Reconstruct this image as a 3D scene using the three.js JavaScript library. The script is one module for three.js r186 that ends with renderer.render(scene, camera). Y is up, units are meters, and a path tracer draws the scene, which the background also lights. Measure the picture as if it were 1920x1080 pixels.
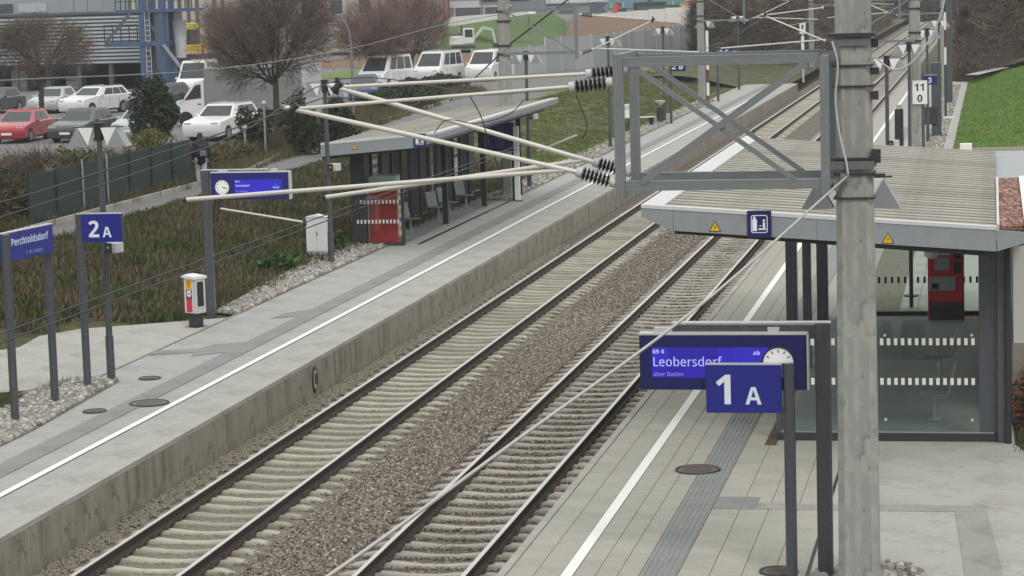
import * as THREE from 'three';
import { mergeGeometries, mergeVertices } from 'three/addons/utils/BufferGeometryUtils.js';
import { MarchingCubes } from 'three/addons/objects/MarchingCubes.js';
import { RoundedBoxGeometry } from 'three/addons/geometries/RoundedBoxGeometry.js';

// ---------------------------------------------------------------- camera, sky, sun, exposure
const scene = new THREE.Scene();
const camera = new THREE.PerspectiveCamera(13.536, 16 / 9, 0.5, 3000);
camera.position.set(0, 7.95, 0);
camera.up.set(0.00516, 0.99191, -0.12681);
camera.lookAt(-0.1951, 7.95 - 0.12338, -0.97299);
scene.add(camera);
const renderer = new THREE.WebGLRenderer({ antialias: true });
renderer.setSize(1024, 576);
renderer.toneMapping = THREE.LinearToneMapping;
renderer.toneMappingExposure = 1.08;
renderer.shadowMap.enabled = true;
{ // overcast sky: even grey cloud, a little brighter overhead, with broad soft cloud masses
  const W = 256, Hh = 128, data = new Float32Array(W * Hh * 4);
  for (let j = 0; j < Hh; j++) for (let i = 0; i < W; i++) {
    const el = ((j + 0.5) / Hh - 0.5) * Math.PI, s = Math.sin(el), a = i / W * Math.PI * 2;
    let L = s > 0 ? 0.62 + 0.66 * s : 0.3;
    if (s > 0) L *= 1 + 0.05 * Math.sin(a * 3 + s * 9) * Math.cos(s * 14 + a * 2);
    const k = (j * W + i) * 4;
    data[k] = L * 1.0; data[k + 1] = L * 1.0; data[k + 2] = L * 0.98; data[k + 3] = 1;
  }
  const sky = new THREE.DataTexture(data, W, Hh, THREE.RGBAFormat, THREE.FloatType);
  sky.mapping = THREE.EquirectangularReflectionMapping; sky.magFilter = THREE.LinearFilter; sky.needsUpdate = true;
  scene.background = sky; scene.environment = sky;
}
const sun = new THREE.DirectionalLight(new THREE.Color(1, 0.96, 0.9), 1.0);
sun.position.set(30, 80, 10); sun.target.position.set(-8, 0, -60); scene.add(sun, sun.target);
sun.castShadow = true; sun.shadow.radius = 26; sun.shadow.mapSize.set(2048, 2048);
Object.assign(sun.shadow.camera, { left: -120, right: 120, top: 160, bottom: -160, near: 1, far: 500 });
scene.fog = new THREE.FogExp2(new THREE.Color(0.72, 0.76, 0.8), 0.00035);

// ---------------------------------------------------------------- helpers
const rng = s => () => { s |= 0; s = s + 0x6D2B79F5 | 0; let t = Math.imul(s ^ s >>> 15, 1 | s); t = t + Math.imul(t ^ t >>> 7, 61 | t) ^ t; return ((t ^ t >>> 14) >>> 0) / 4294967296; };
const V = (x, y, z) => new THREE.Vector3(x, y, z);
const lerp = (a, b, t) => a + (b - a) * t, clamp = (x, a = 0, b = 1) => Math.min(b, Math.max(a, x));
const sstep = (a, b, x) => { const t = clamp((x - a) / (b - a)); return t * t * (3 - 2 * t); };
const used = {};
function numbered(n) { const k = used[n] = (used[n] ?? -1) + 1; return k ? `${n}_${String(k).padStart(3, '0')}` : n; }
function tag(o, label, category, group) { if (label) o.userData.label = label; if (category) o.userData.category = category; if (group) o.userData.group = group; return o; }
function thing(name, label, category, [x, y, z] = [0, 0, 0], turn = 0, group) {
  const o = new THREE.Group(); o.name = numbered(name); o.position.set(x, y, z); o.rotation.y = turn;
  scene.add(o); return tag(o, label, category, group);
}
function mesh(name, geo, mat, parent = scene) {
  const g = Array.isArray(geo) ? merge(geo) : geo, m = new THREE.Mesh(g, mat);
  m.name = parent === scene ? numbered(name) : name; m.castShadow = m.receiveShadow = true; parent.add(m); return m;
}
function struct(name, geo, mat, label) { const m = mesh(name, geo, mat); m.userData.kind = 'structure'; if (label) m.userData.label = label; return m; }
function copy(src, [x, y, z], turn, label, group) {
  const c = src.clone(); c.name = numbered(src.userData.base ?? (src.userData.base = src.name)); scene.add(c); c.position.set(x, y, z); if (turn != null) c.rotation.y = turn;
  c.userData = { ...src.userData }; delete c.userData.base; if (label) c.userData.label = label; if (group) c.userData.group = group; return c;
}
function merge(list) { return mergeGeometries(list.map(g => { const q = g.index ? g.toNonIndexed() : g.clone(); for (const k of Object.keys(q.attributes)) if (!['position', 'normal', 'uv'].includes(k)) q.deleteAttribute(k); return q; })); }
// planar uv in metres, by the dominant axis of each face
function uvm(g, s = 1) {
  g = g.index ? g.toNonIndexed() : g; g.computeVertexNormals();
  const p = g.attributes.position, n = g.attributes.normal, uv = new Float32Array(p.count * 2);
  for (let t = 0; t < p.count; t += 3) {
    const a = Math.abs(n.getX(t) + n.getX(t + 1) + n.getX(t + 2)), b = Math.abs(n.getY(t) + n.getY(t + 1) + n.getY(t + 2)), c = Math.abs(n.getZ(t) + n.getZ(t + 1) + n.getZ(t + 2));
    for (let i = t; i < t + 3; i++) { const X = p.getX(i), Y = p.getY(i), Z = p.getZ(i); let u, v; if (b >= a && b >= c) { u = X; v = Z; } else if (a >= c * 0.96) { u = Z; v = Y; } else { u = X; v = Y; } uv[i * 2] = u / s; uv[i * 2 + 1] = v / s; }
  }
  g.setAttribute('uv', new THREE.BufferAttribute(uv, 2)); return g;
}
const box = (w, h, d, x = 0, y = 0, z = 0, ry = 0) => { const g = new THREE.BoxGeometry(w, h, d); if (ry) g.rotateY(ry); return g.translate(x, y, z); };
const rbox = (w, h, d, r, x = 0, y = 0, z = 0) => new RoundedBoxGeometry(w, h, d, 2, r).translate(x, y, z);
const span = (x0, x1, y0, y1, z0, z1) => box(Math.abs(x1 - x0), Math.abs(y1 - y0), Math.abs(z1 - z0), (x0 + x1) / 2, (y0 + y1) / 2, (z0 + z1) / 2);
const cyl = (r0, r1, h, x = 0, y = 0, z = 0, n = 12) => new THREE.CylinderGeometry(r1, r0, h, n).translate(x, y + h / 2, z);
function rod(a, b, r, n = 8, r2 = r) { const d = V().subVectors(b, a), L = d.length(), g = new THREE.CylinderGeometry(r2, r, L, n); g.applyQuaternion(new THREE.Quaternion().setFromUnitVectors(V(0, 1, 0), d.normalize())); return g.translate((a.x + b.x) / 2, (a.y + b.y) / 2, (a.z + b.z) / 2); }
function bar(a, b, w, h) { // square bar between two points
  const d = V().subVectors(b, a), L = d.length(); d.normalize(); const g = new THREE.BoxGeometry(w, h, L); const m = new THREE.Matrix4().lookAt(V(), d, V(0, 1, 0)); g.applyMatrix4(m); return g.translate((a.x + b.x) / 2, (a.y + b.y) / 2, (a.z + b.z) / 2);
}
const tube = (pts, r, n = 6, seg = 24) => new THREE.TubeGeometry(new THREE.CatmullRomCurve3(pts), seg, r, n);
function prism(pts, z0, z1) { const s = new THREE.Shape(pts.map(p => new THREE.Vector2(p[0], p[1]))); return new THREE.ExtrudeGeometry(s, { depth: z1 - z0, bevelEnabled: false }).translate(0, 0, z0); }
function strip(xz, y, w) { // flat polygon sheet from [x,z] outline
  const s = new THREE.Shape(xz.map(p => new THREE.Vector2(p[0], -p[1]))); const g = new THREE.ShapeGeometry(s).rotateX(-Math.PI / 2).translate(0, y, 0); return uvm(g);
}
const rect = (x0, x1, z0, z1, y) => strip([[x0, z0], [x1, z0], [x1, z1], [x0, z1]], y);

// ---------------------------------------------------------------- noise and textures
function makeNoise(seed) { const R = rng(seed), N = 256, t = new Float32Array(N * N); for (let i = 0; i < N * N; i++) t[i] = R(); return (x, y, per) => { const xi = Math.floor(x), yi = Math.floor(y), fx = x - xi, fy = y - yi, u = fx * fx * (3 - 2 * fx), v = fy * fy * (3 - 2 * fy), w = (a, b) => { a = ((a % per) + per) % per; b = ((b % per) + per) % per; return t[(a & 255) + (b & 255) * N]; }; return lerp(lerp(w(xi, yi), w(xi + 1, yi), u), lerp(w(xi, yi + 1), w(xi + 1, yi + 1), u), v); }; }
const nz = makeNoise(7), nz2 = makeNoise(99);
const fbm = (u, v, per, oct = 4, n = nz) => { let a = 0, w = 0.5, s = 0; for (let o = 0; o < oct; o++) { a += w * n(u * per, v * per, per); s += w; w *= 0.5; per *= 2; } return a / s; };
const toS = c => { c = clamp(c); return 255 * (c <= 0.0031308 ? 12.92 * c : 1.055 * Math.pow(c, 1 / 2.4) - 0.055); };
function colTex(n, fn) { const d = new Uint8Array(n * n * 4); for (let j = 0; j < n; j++) for (let i = 0; i < n; i++) { const c = fn(i / n, j / n, i, j), k = (j * n + i) * 4; d[k] = toS(c[0]); d[k + 1] = toS(c[1]); d[k + 2] = toS(c[2]); d[k + 3] = 255; } const t = new THREE.DataTexture(d, n, n); t.colorSpace = THREE.SRGBColorSpace; return fin(t); }
function grayTex(n, fn) { const d = new Uint8Array(n * n * 4); for (let j = 0; j < n; j++) for (let i = 0; i < n; i++) { const c = 255 * clamp(fn(i / n, j / n, i, j)), k = (j * n + i) * 4; d[k] = d[k + 1] = d[k + 2] = c; d[k + 3] = 255; } return fin(new THREE.DataTexture(d, n, n)); }
function fin(t) { t.wrapS = t.wrapT = THREE.RepeatWrapping; t.magFilter = THREE.LinearFilter; t.minFilter = THREE.LinearMipmapLinearFilter; t.generateMipmaps = true; t.needsUpdate = true; return t; }
const rep = (t, s) => { const c = t.clone(); c.repeat.set(1 / s, 1 / s); c.needsUpdate = true; return c; };
const mix = (a, b, t) => [lerp(a[0], b[0], t), lerp(a[1], b[1], t), lerp(a[2], b[2], t)];
const sc = (a, k) => [a[0] * k, a[1] * k, a[2] * k];
const RN = rng(5);
const mat = (r, g, b, rough = 0.7, metal = 0, o = {}) => new THREE.MeshStandardMaterial({ color: new THREE.Color().setRGB(r, g, b), roughness: rough, metalness: metal, ...o });
const tmat = (map, o = {}) => new THREE.MeshStandardMaterial({ map, roughness: 0.92, ...o });

const T = {};
T.grain = grayTex(512, (u, v) => 0.5 * fbm(u, v, 64, 3) + 0.5 * RN());
T.rough = grayTex(256, (u, v) => 0.35 + 0.5 * fbm(u, v, 8, 5));
function speckle(base, dev, patch, grime) { return colTex(512, (u, v) => { const p = fbm(u, v, 4, 4), q = fbm(u, v, 40, 3, nz2), k = 1 + (p - 0.5) * patch + (q - 0.5) * dev + (RN() - 0.5) * dev * 1.3; const gr = sstep(0.56, 0.75, fbm(u + 0.3, v + 0.1, 6, 5, nz2)) * grime; return sc(mix(base, [base[0] * 0.6, base[1] * 0.57, base[2] * 0.5], gr), k); }); }
T.plat = speckle([0.335, 0.34, 0.325], 0.22, 0.22, 0.35);
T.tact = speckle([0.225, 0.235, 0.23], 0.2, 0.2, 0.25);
T.conc = speckle([0.36, 0.355, 0.325], 0.18, 0.25, 0.4);
T.path = speckle([0.17, 0.165, 0.165], 0.25, 0.25, 0.2);
T.paver = speckle([0.345, 0.338, 0.297], 0.14, 0.14, 0.2);
T.stain = colTex(1024, (u, v) => { // board-marked wall: rusty brown run-off streaks and pale lime runs, v runs up the wall
  const s = fbm(u, v * 0.06, 22, 4), s2 = fbm(u + 0.37, v * 0.1, 44, 3, nz2), b = fbm(u, v, 10, 5), blot = fbm(u, v, 26, 4, nz2);
  let c = mix([0.29, 0.265, 0.215], [0.215, 0.185, 0.145], sstep(0.38, 0.68, s * 0.6 + b * 0.4)); c = mix(c, [0.30, 0.285, 0.25], 0.7 * sstep(0.6, 0.72, s2)); c = mix(c, [0.15, 0.128, 0.1], 0.6 * sstep(0.62, 0.74, fbm(u + 0.11, v * 0.09, 36, 3)));
  c = mix(c, [0.11, 0.095, 0.075], 0.6 * sstep(0.66, 0.74, blot)); return sc(c, 0.93 + 0.14 * RN()); });
T.sleeperA = speckle([0.385, 0.37, 0.325], 0.2, 0.35, 0.4);
T.sleeperB = speckle([0.37, 0.35, 0.315], 0.2, 0.35, 0.4);
function cells(n, per, fn, jit = 0.95) { // worley stones
  const R = rng(31), pts = []; for (let i = 0; i < per * per; i++) pts.push([R() * jit, R() * jit, R(), R()]);
  return (u, v) => { const x = u * per, y = v * per, xi = Math.floor(x), yi = Math.floor(y); let d1 = 9, d2 = 9, id = 0; for (let b = -1; b < 2; b++) for (let a = -1; a < 2; a++) { const ii = (((xi + a) % per) + per) % per, jj = (((yi + b) % per) + per) % per, p = pts[ii + jj * per], dx = xi + a + p[0] - x, dy = yi + b + p[1] - y, d = Math.hypot(dx, dy); if (d < d1) { d2 = d1; d1 = d; id = ii + jj * per; } else if (d < d2) d2 = d; } return fn(d1, d2, pts[id], u, v); };
}
const stoneCols = [[0.205, 0.172, 0.14], [0.25, 0.222, 0.19], [0.16, 0.134, 0.11], [0.31, 0.285, 0.25], [0.2, 0.158, 0.122], [0.13, 0.115, 0.1]];
T.ballast = colTex(1024, cells(1024, 52, (d1, d2, p) => { const c = stoneCols[Math.floor(p[2] * 6)]; return sc(c, 0.75 + 0.5 * p[3]); }));
T.ballastB = grayTex(1024, cells(1024, 52, (d1, d2, p) => clamp((d2 - d1) * 1.6) * (0.5 + 0.5 * p[3])));
T.dust = colTex(1024, cells(1024, 60, (d1, d2, p, u, v) => { const c = mix([0.205, 0.185, 0.145], [0.26, 0.24, 0.19], p[2]); return sc(c, 0.8 + 0.35 * p[3]); }));
T.grass = colTex(1024, (u, v) => { const a = fbm(u, v, 6, 5), b = fbm(u, v, 30, 4, nz2), c = fbm(u, v, 120, 2); let k = mix([0.062, 0.085, 0.026], [0.115, 0.092, 0.045], sstep(0.4, 0.62, a)); k = mix(k, [0.045, 0.06, 0.02], sstep(0.5, 0.7, b)); return sc(k, 0.55 + 0.9 * c); });
T.lawn = colTex(1024, (u, v) => { const a = fbm(u, v, 5, 5), b = fbm(u, v, 40, 4, nz2), c = fbm(u, v, 150, 2); let k = mix([0.13, 0.23, 0.038], [0.16, 0.2, 0.05], sstep(0.45, 0.65, a)); k = mix(k, [0.09, 0.15, 0.03], sstep(0.55, 0.7, b)); return sc(k, 0.6 + 0.8 * c); });
T.dirt = speckle([0.2, 0.145, 0.1], 0.4, 0.5, 0.4);
T.mast = colTex(1024, (u, v) => { const s = fbm(u, v * 0.25, 24, 4), b = fbm(u, v, 14, 5, nz2), pit = sstep(0.66, 0.8, fbm(u, v * 0.45, 22, 4)); let c = mix([0.33, 0.345, 0.32], [0.275, 0.285, 0.265], sstep(0.35, 0.65, s)); c = mix(c, [0.39, 0.395, 0.375], sstep(0.5, 0.75, b) * 0.25); c = mix(c, [0.14, 0.14, 0.125], pit * 0.6); return sc(c, 0.95 + 0.1 * RN()); });
T.galv = colTex(256, (u, v) => sc([0.2, 0.225, 0.235], 0.78 + 0.5 * fbm(u, v, 12, 4)));

const M = {
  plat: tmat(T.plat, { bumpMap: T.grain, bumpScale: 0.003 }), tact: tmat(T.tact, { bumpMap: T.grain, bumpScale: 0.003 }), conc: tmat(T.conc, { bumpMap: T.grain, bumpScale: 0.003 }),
  path: tmat(T.path, { bumpMap: T.grain, bumpScale: 0.004 }), paver: tmat(T.paver, { bumpMap: T.grain, bumpScale: 0.002 }), stain: tmat(T.stain, { bumpMap: T.grain, bumpScale: 0.002 }),
  white: mat(0.78, 0.78, 0.76, 0.75, 0, { bumpMap: T.grain, bumpScale: 0.002 }), whitePaint: mat(0.72, 0.74, 0.74, 0.4), lightGrey: mat(0.5, 0.52, 0.53, 0.5),
  steel: mat(0.085, 0.095, 0.108, 0.45, 0.2, { roughnessMap: T.rough }), steelDk: mat(0.035, 0.04, 0.047, 0.5, 0.2), steelMid: mat(0.15, 0.16, 0.16, 0.55, 0.2), black: mat(0.018, 0.018, 0.02, 0.5),
  galv: tmat(T.galv, { roughness: 0.5, metalness: 0.35 }), alu: mat(0.62, 0.61, 0.56, 0.42, 0.25), aluGrey: mat(0.33, 0.355, 0.38, 0.4, 0.35),
  blue: mat(0.022, 0.028, 0.16, 0.35), blueDk: mat(0.012, 0.015, 0.075, 0.35), red: mat(0.55, 0.03, 0.035, 0.4), redDk: mat(0.26, 0.015, 0.022, 0.4),
  rail: mat(0.05, 0.042, 0.036, 0.75, 0.2, { bumpMap: T.grain, bumpScale: 0.002 }), railTop: mat(0.66, 0.65, 0.63, 0.42, 0.6), rust: mat(0.085, 0.05, 0.035, 0.9),
  porcelain: mat(0.03, 0.026, 0.026, 0.3), glass: new THREE.MeshPhysicalMaterial({ color: new THREE.Color(0.86, 0.93, 0.9), transmission: 1, thickness: 0, roughness: 0.03, ior: 1.45 }),
  carGlass: mat(0.035, 0.045, 0.05, 0.08), tyre: mat(0.02, 0.02, 0.02, 0.85), rim: mat(0.35, 0.36, 0.37, 0.35, 0.6), orange: mat(0.7, 0.3, 0.03, 0.5),
  grass: tmat(T.grass, { roughness: 1, bumpMap: T.grain, bumpScale: 0.02 }), lawn: tmat(T.lawn, { roughness: 1, bumpMap: T.grain, bumpScale: 0.02 }), dirt: tmat(T.dirt, { roughness: 1, bumpMap: T.grain, bumpScale: 0.03 }),
  ballast: tmat(T.ballast, { roughness: 1, bumpMap: T.ballastB, bumpScale: 0.05 }), dust: tmat(T.dust, { roughness: 1, bumpMap: T.ballastB, bumpScale: 0.03 }),
};
for (const k of ['plat', 'tact', 'conc', 'path', 'paver']) M[k].map = rep(M[k].map, 1.7);
M.ballast.map = rep(T.ballast, 2.8); M.ballast.bumpMap = rep(T.ballastB, 2.8); M.dust.map = rep(T.dust, 2.6); M.dust.bumpMap = rep(T.ballastB, 2.6);
M.grass.map = rep(T.grass, 9); M.lawn.map = rep(T.lawn, 9); M.dirt.map = rep(T.dirt, 4);
// lettering and flat print on a panel: the canvas is drawn by fn, the panel is w x h metres, facing +z
function printPanel(w, h, px, fn, o = {}) {
  const c = document.createElement('canvas'); c.width = px; c.height = Math.round(px * h / w); const x = c.getContext('2d'); fn(x, c.width, c.height);
  const t = new THREE.CanvasTexture(c); t.colorSpace = THREE.SRGBColorSpace; return [new THREE.PlaneGeometry(w, h), new THREE.MeshStandardMaterial({ map: t, roughness: 0.4, ...o }), t];
}

// ---------------------------------------------------------------- terrain
const bankFoot = z => z < -54 ? -18.0 : lerp(-18.0, -21.4, clamp((z + 54) / 6));
function ground(x, z) {
  if (x < -17.3) { const a = bankFoot(z), top = 1.46; let h = 0.5 + (top - 0.5) * sstep(0, 1, (a - x) / (25 + a)); if (z > -50) h = lerp(h, 0.5, sstep(-50, -46, z)); h += 0.05 * (fbm(x * 0.05, z * 0.05, 16, 3) - 0.5); if (z < -232 && x < -46) h += 2.2 * sstep(-232, -300, z) * sstep(-53, -58, x); return h; }
  if (x > -1.7) { let h = 0.5 + 0.2 * Math.min(x + 1.7, 7) * sstep(-100, -125, z); if (z > -54) h = 0.42; return h; }
  return -0.6;
}
function sheet(x0, x1, z0, z1, nx, nz_, lift = 0, fn = ground) {
  const g = new THREE.PlaneGeometry(1, 1, nx, nz_).rotateX(-Math.PI / 2), p = g.attributes.position, uv = g.attributes.uv;
  for (let i = 0; i < p.count; i++) { const x = lerp(x0, x1, p.getX(i) + 0.5), z = lerp(z0, z1, p.getZ(i) + 0.5); p.setXYZ(i, x, fn(x, z) + lift, z); uv.setXY(i, x, z); }
  g.computeVertexNormals(); return g;
}
struct('ground', rect(-1500, 1500, -2500, 200, -0.9), M.dirt, 'bare earth plain reaching to the horizon');
struct('grass_bank', sheet(-34, -17.38, -170, -24, 70, 200), M.grass, 'rough brown and green bank between left platform and raised path');
struct('lawn_slope', sheet(-26.5, -17.9, -240, -92, 30, 90, 0.03), tmat(M.lawn.map, { color: new THREE.Color(0.9, 0.72, 0.95), roughness: 1 }), 'mown green slope beyond the left shelter');
struct('parking_ground', sheet(-160, -27.2, -330, -60, 60, 80, 0.012), M.path, 'grey asphalt of the car park on the left');
struct('far_ground', rect(-500, -27, -1200, -330, 3.2), M.path, 'grey yard ground far behind the car park');
struct('track_bank', sheet(-30, -14.6, -900, -168, 20, 60, 0, (x, z) => 0.25 + 1.2 * sstep(-15, -22, x)), M.grass, 'dry olive ground beside the tracks beyond the platforms');
struct('lawn', sheet(-1.68, 30, -300, -103, 40, 80), M.lawn, 'bright green lawn slope right of the platform');
struct('verge', sheet(0.3, 12, -53.4, -20, 12, 20), M.grass, 'rough grass verge right of the platform');
struct('rear_forecourt', rect(-1.69, 14, -103, -54.01, 0.545), M.conc, 'grey asphalt behind the right shelter');
struct('field_verge', sheet(-6.3, 30, -900, -176, 20, 40, 0, (x, z) => 0.1 + 0.25 * Math.max(0, x + 4)), M.grass, 'dry ground right of the tracks beyond the platform');

// raised path with kerb, left
struct('raised_path', strip([[-26.75, -50], [-26.75, -85], [-28.2, -95], [-29.3, -108], [-30.0, -124], [-31, -143], [-35, -172], [-31, -240], [-25.6, -240], [-25.4, -150], [-26.2, -130], [-25.2, -90], [-25.0, -50]], 1.49), M.path, 'grey asphalt path on top of the left bank');
{ const k = [[-26.75, -50], [-26.75, -85], [-28.2, -95], [-29.3, -108], [-30.0, -124], [-31, -143]], gs = []; for (let i = 0; i < k.length - 1; i++) gs.push(bar(V(k[i][0], 1.55, k[i][1]), V(k[i + 1][0], 1.55, k[i + 1][1]), 0.14, 0.16)); const m = struct('path_kerb', uvm(merge(gs)), M.conc, 'pale concrete kerb along the raised path'); }
struct('footpath', strip([[-17.38, -44.6], [-18.2, -43.1], [-18.7, -42.8], [-26, -42.0], [-26, -47.4], [-21.4, -47.4], [-20.6, -48.6], [-20.9, -51.0], [-19.4, -51.9], [-18.1, -52.7], [-17.3, -53.2]], 0.556), M.path, 'pale asphalt footpath joining the left platform');
scene.getObjectByName('footpath').material = M.conc;

// ---------------------------------------------------------------- ballast bed
struct('ballast_bed', rect(-13.9, -5.9, -900, -20, -0.31), M.ballast, 'brown stone ballast bed under both tracks');
struct('ballast_shoulder', uvm(span(-10.58, -9.16, -0.5, -0.232, -900, -20)), M.ballast, 'brown ballast heaped between the two tracks');
struct('ballast_cess', uvm(span(-13.54, -13.1, -0.5, -0.225, -900, -20)), M.ballast, 'brown ballast along the foot of the platform wall');
struct('ballast_infill', rect(-9.15, -6.15, -420, -20, -0.25), tmat(M.ballast.map, { color: new THREE.Color(0.88, 0.88, 0.87), roughness: 1, bumpMap: M.ballast.bumpMap, bumpScale: 0.05 }), 'slightly darker ballast between the sleepers of the right track');  // same ballast map, tinted a little darker than the bed
struct('ballast_dust', sheet(-13.1, -10.57, -420, -20, 2, 2, -0.238, () => 0), M.dust, 'dusty pale ballast packed round the left track');
const TL = -11.85, TR = -7.88;                    // track centres
{ // loose stones: instanced crushed rock, dense near the camera
  const R = rng(11), g = new THREE.IcosahedronGeometry(1, 0), p = g.attributes.position, vm = {};
  for (let i = 0; i < p.count; i++) { const k = [p.getX(i), p.getY(i), p.getZ(i)].map(a => a.toFixed(2)).join(); const f = vm[k] ??= 0.68 + 0.5 * R(); p.setXYZ(i, p.getX(i) * f, p.getY(i) * f, p.getZ(i) * f); }
  g.computeVertexNormals();
  const zones = [[-13.5, -13.05, -28, -75, 700, 1], [-13.05, -12.75, -28, -60, 420, 0.5], [-10.85, -8.95, -28, -60, 620, 1], [-10.85, -8.95, -60, -110, 320, 1], [-9.16, -6.3, -28, -52, 760, 1], [-9.16, -6.3, -52, -80, 380, 1], [-12.45, -11.25, -28, -50, 180, 0.4], [-11.0, -10.55, -28, -60, 300, 0.6]];
  const list = []; const D = new THREE.Object3D(), c = new THREE.Color();
  for (const [x0, x1, z0, z1, dens, rel] of zones) { const N = Math.round((x1 - x0) * (z0 - z1) * dens); for (let i = 0; i < N; i++) { const x = lerp(x0, x1, R()), z = lerp(z0, z1, R()); const zz = ((-z % 0.6) + 0.6) % 0.6 - 0.3; const nearT = Math.min(Math.abs(x - TL), Math.abs(x - TR)); if (nearT < 1.28 && Math.abs(zz) < 0.125) continue; if (Math.abs(nearT - 0.75) < 0.1) continue; list.push([x, z, rel, nearT]); } }
  const im = new THREE.InstancedMesh(g, mat(1, 1, 1, 0.95), list.length); im.name = 'ballast_stones'; im.userData.kind = 'stuff'; im.userData.label = 'loose brown and grey crushed stones between the rails and sleepers';
  list.forEach(([x, z, rel, nt], i) => { const s = lerp(0.016, 0.034, R() * R() + 0.25 * R()); const y = (x > -13.05 && x < -10.55 ? -0.238 : Math.abs(x - TR) < 1.28 ? -0.255 : -0.225) + (rel === 1 ? R() * 0.03 : 0); D.position.set(x, y, z); D.rotation.set(R() * 6, R() * 6, R() * 6); D.scale.set(s * lerp(0.8, 1.3, R()), s * lerp(0.7, 1, R()), s * lerp(0.8, 1.3, R())); D.updateMatrix(); im.setMatrixAt(i, D.matrix); let q = stoneCols[Math.floor(R() * 6)]; q = sc(q, 0.75 + 0.6 * R()); if (x < -10.55) q = mix(q, [0.235, 0.215, 0.175], 0.65); else if (x > -9.16) q = sc(q, 0.88); else if (R() < 0.03) q = [0.45, 0.43, 0.39]; c.setRGB(...q); im.setColorAt(i, c); });
  im.castShadow = im.receiveShadow = true; scene.add(im);
}
// ---------------------------------------------------------------- tracks
function railGeo(z0, z1) { // flat-bottomed rail without its polished top
  const h = [[-0.075, -0.172], [0.075, -0.172], [0.075, -0.16], [0.02, -0.142], [0.01, -0.125], [0.01, -0.05], [0.036, -0.036], [0.036, -0.008], [0.034, -0.002], [-0.034, -0.002], [-0.036, -0.008], [-0.036, -0.036], [-0.01, -0.05], [-0.01, -0.125], [-0.02, -0.142], [-0.075, -0.16]];
  return uvm(prism(h, z0, z1));
}
function sleeperGeo(seed) { // concrete sleeper, waisted and dipped in the middle
  const R = rng(seed), xs = [-1.3, -1.27, -1.0, -0.6, -0.42, -0.2, 0, 0.2, 0.42, 0.6, 1.0, 1.27, 1.3], pos = [], idx = [];
  const top = x => { x = Math.abs(x); return x > 1.25 ? -0.235 : x > 0.58 ? -0.176 - 0.012 * Math.max(0, x - 0.85) : lerp(-0.21, -0.178, sstep(0.15, 0.6, x)); }, w = x => lerp(0.082, 0.1, sstep(0.2, 0.7, Math.abs(x)));
  xs.forEach(x => { const t = top(x), a = w(x); pos.push(x, -0.36, -a - 0.02, x, t - 0.025, -a, x, t, -a + 0.014, x, t, a - 0.014, x, t - 0.025, a, x, -0.36, a + 0.02); });
  for (let i = 0; i < xs.length - 1; i++) for (let k = 0; k < 5; k++) { const a = i * 6 + k, b = a + 6; idx.push(a, a + 1, b, b, a + 1, b + 1); }
  const e = (xs.length - 1) * 6; for (let k = 1; k < 5; k++) { idx.push(0, k + 1, k, e, e + k, e + k + 1); }
  const g = new THREE.BufferGeometry(); g.setAttribute('position', new THREE.Float32BufferAttribute(pos, 3)); g.setIndex(idx); g.setAttribute('uv', new THREE.Float32BufferAttribute(new Float32Array(pos.length / 3 * 2), 2));
  const q = uvm(g); const uv = q.attributes.uv, o = R(), o2 = R(); for (let i = 0; i < uv.count; i++) uv.setXY(i, uv.getX(i) / 1.4 + o, uv.getY(i) / 1.4 + o2); return q;
}
const padGeo = merge([box(0.2, 0.02, 0.16, 0, -0.168, 0), box(0.05, 0.045, 0.11, -0.105, -0.15, 0), box(0.05, 0.045, 0.11, 0.105, -0.15, 0), cyl(0.02, 0.02, 0.05, -0.105, -0.145, 0, 6), cyl(0.02, 0.02, 0.05, 0.105, -0.145, 0, 6)]);
function track(xc, label, texs, z0, z1) {
  const t = thing('railway_track', label, 'railway track', [xc, 0, 0]);
  for (const s of [-1, 1]) { const r = mesh('rail', railGeo(z1, z0).translate(s * 0.7525, 0, 0), M.rail, t); mesh('running_surface', span(s * 0.7525 - 0.034, s * 0.7525 + 0.034, -0.0021, 0.0005, z0, z1), M.railTop, r); }
  const gs = [0, 1, 2, 3, 4].map(i => sleeperGeo(i + xc * 10 | 0)), R = rng(xc * 100 | 0), ms = texs.flatMap(tx => [0.8, 0.95, 1.08].map(k => tmat(tx, { color: new THREE.Color(k, k * 0.99, k * 0.96), bumpMap: T.grain, bumpScale: 0.003 })));
  let n = 0, z = -27.0; const rest = [];
  for (; z > z1; z -= 0.6) { if (n++ < 300) { const m = mesh('sleeper', gs[n % 5], ms[Math.floor(R() * ms.length)], t); m.position.set((R() - 0.5) * 0.03, 0, z + (R() - 0.5) * 0.025); m.rotation.y = (R() - 0.5) * 0.012; } else rest.push(z); }
  const im = new THREE.InstancedMesh(gs[0], ms[1], rest.length); im.name = 'far_sleepers'; im.userData.kind = 'stuff'; rest.forEach((q, i) => im.setMatrixAt(i, new THREE.Matrix4().makeTranslation(0, 0, q))); t.add(im);
  const pads = []; for (let q = -27.0; q > -130; q -= 0.6) for (const s of [-1, 1]) pads.push([s * 0.7525, q]); const pm = new THREE.InstancedMesh(padGeo, M.rust, pads.length); pm.name = 'rail_fastenings'; pm.userData.kind = 'stuff'; pads.forEach(([x, q], i) => pm.setMatrixAt(i, new THREE.Matrix4().makeTranslation(x, 0, q))); pm.castShadow = true; t.add(pm);
}
track(TL, 'left railway track with pale dusty sleepers beside the concrete platform wall', [T.sleeperA], -20, -420);
track(TR, 'right railway track with dark gaps between sleepers beside the paved platform', [T.sleeperB], -20, -420);

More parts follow.
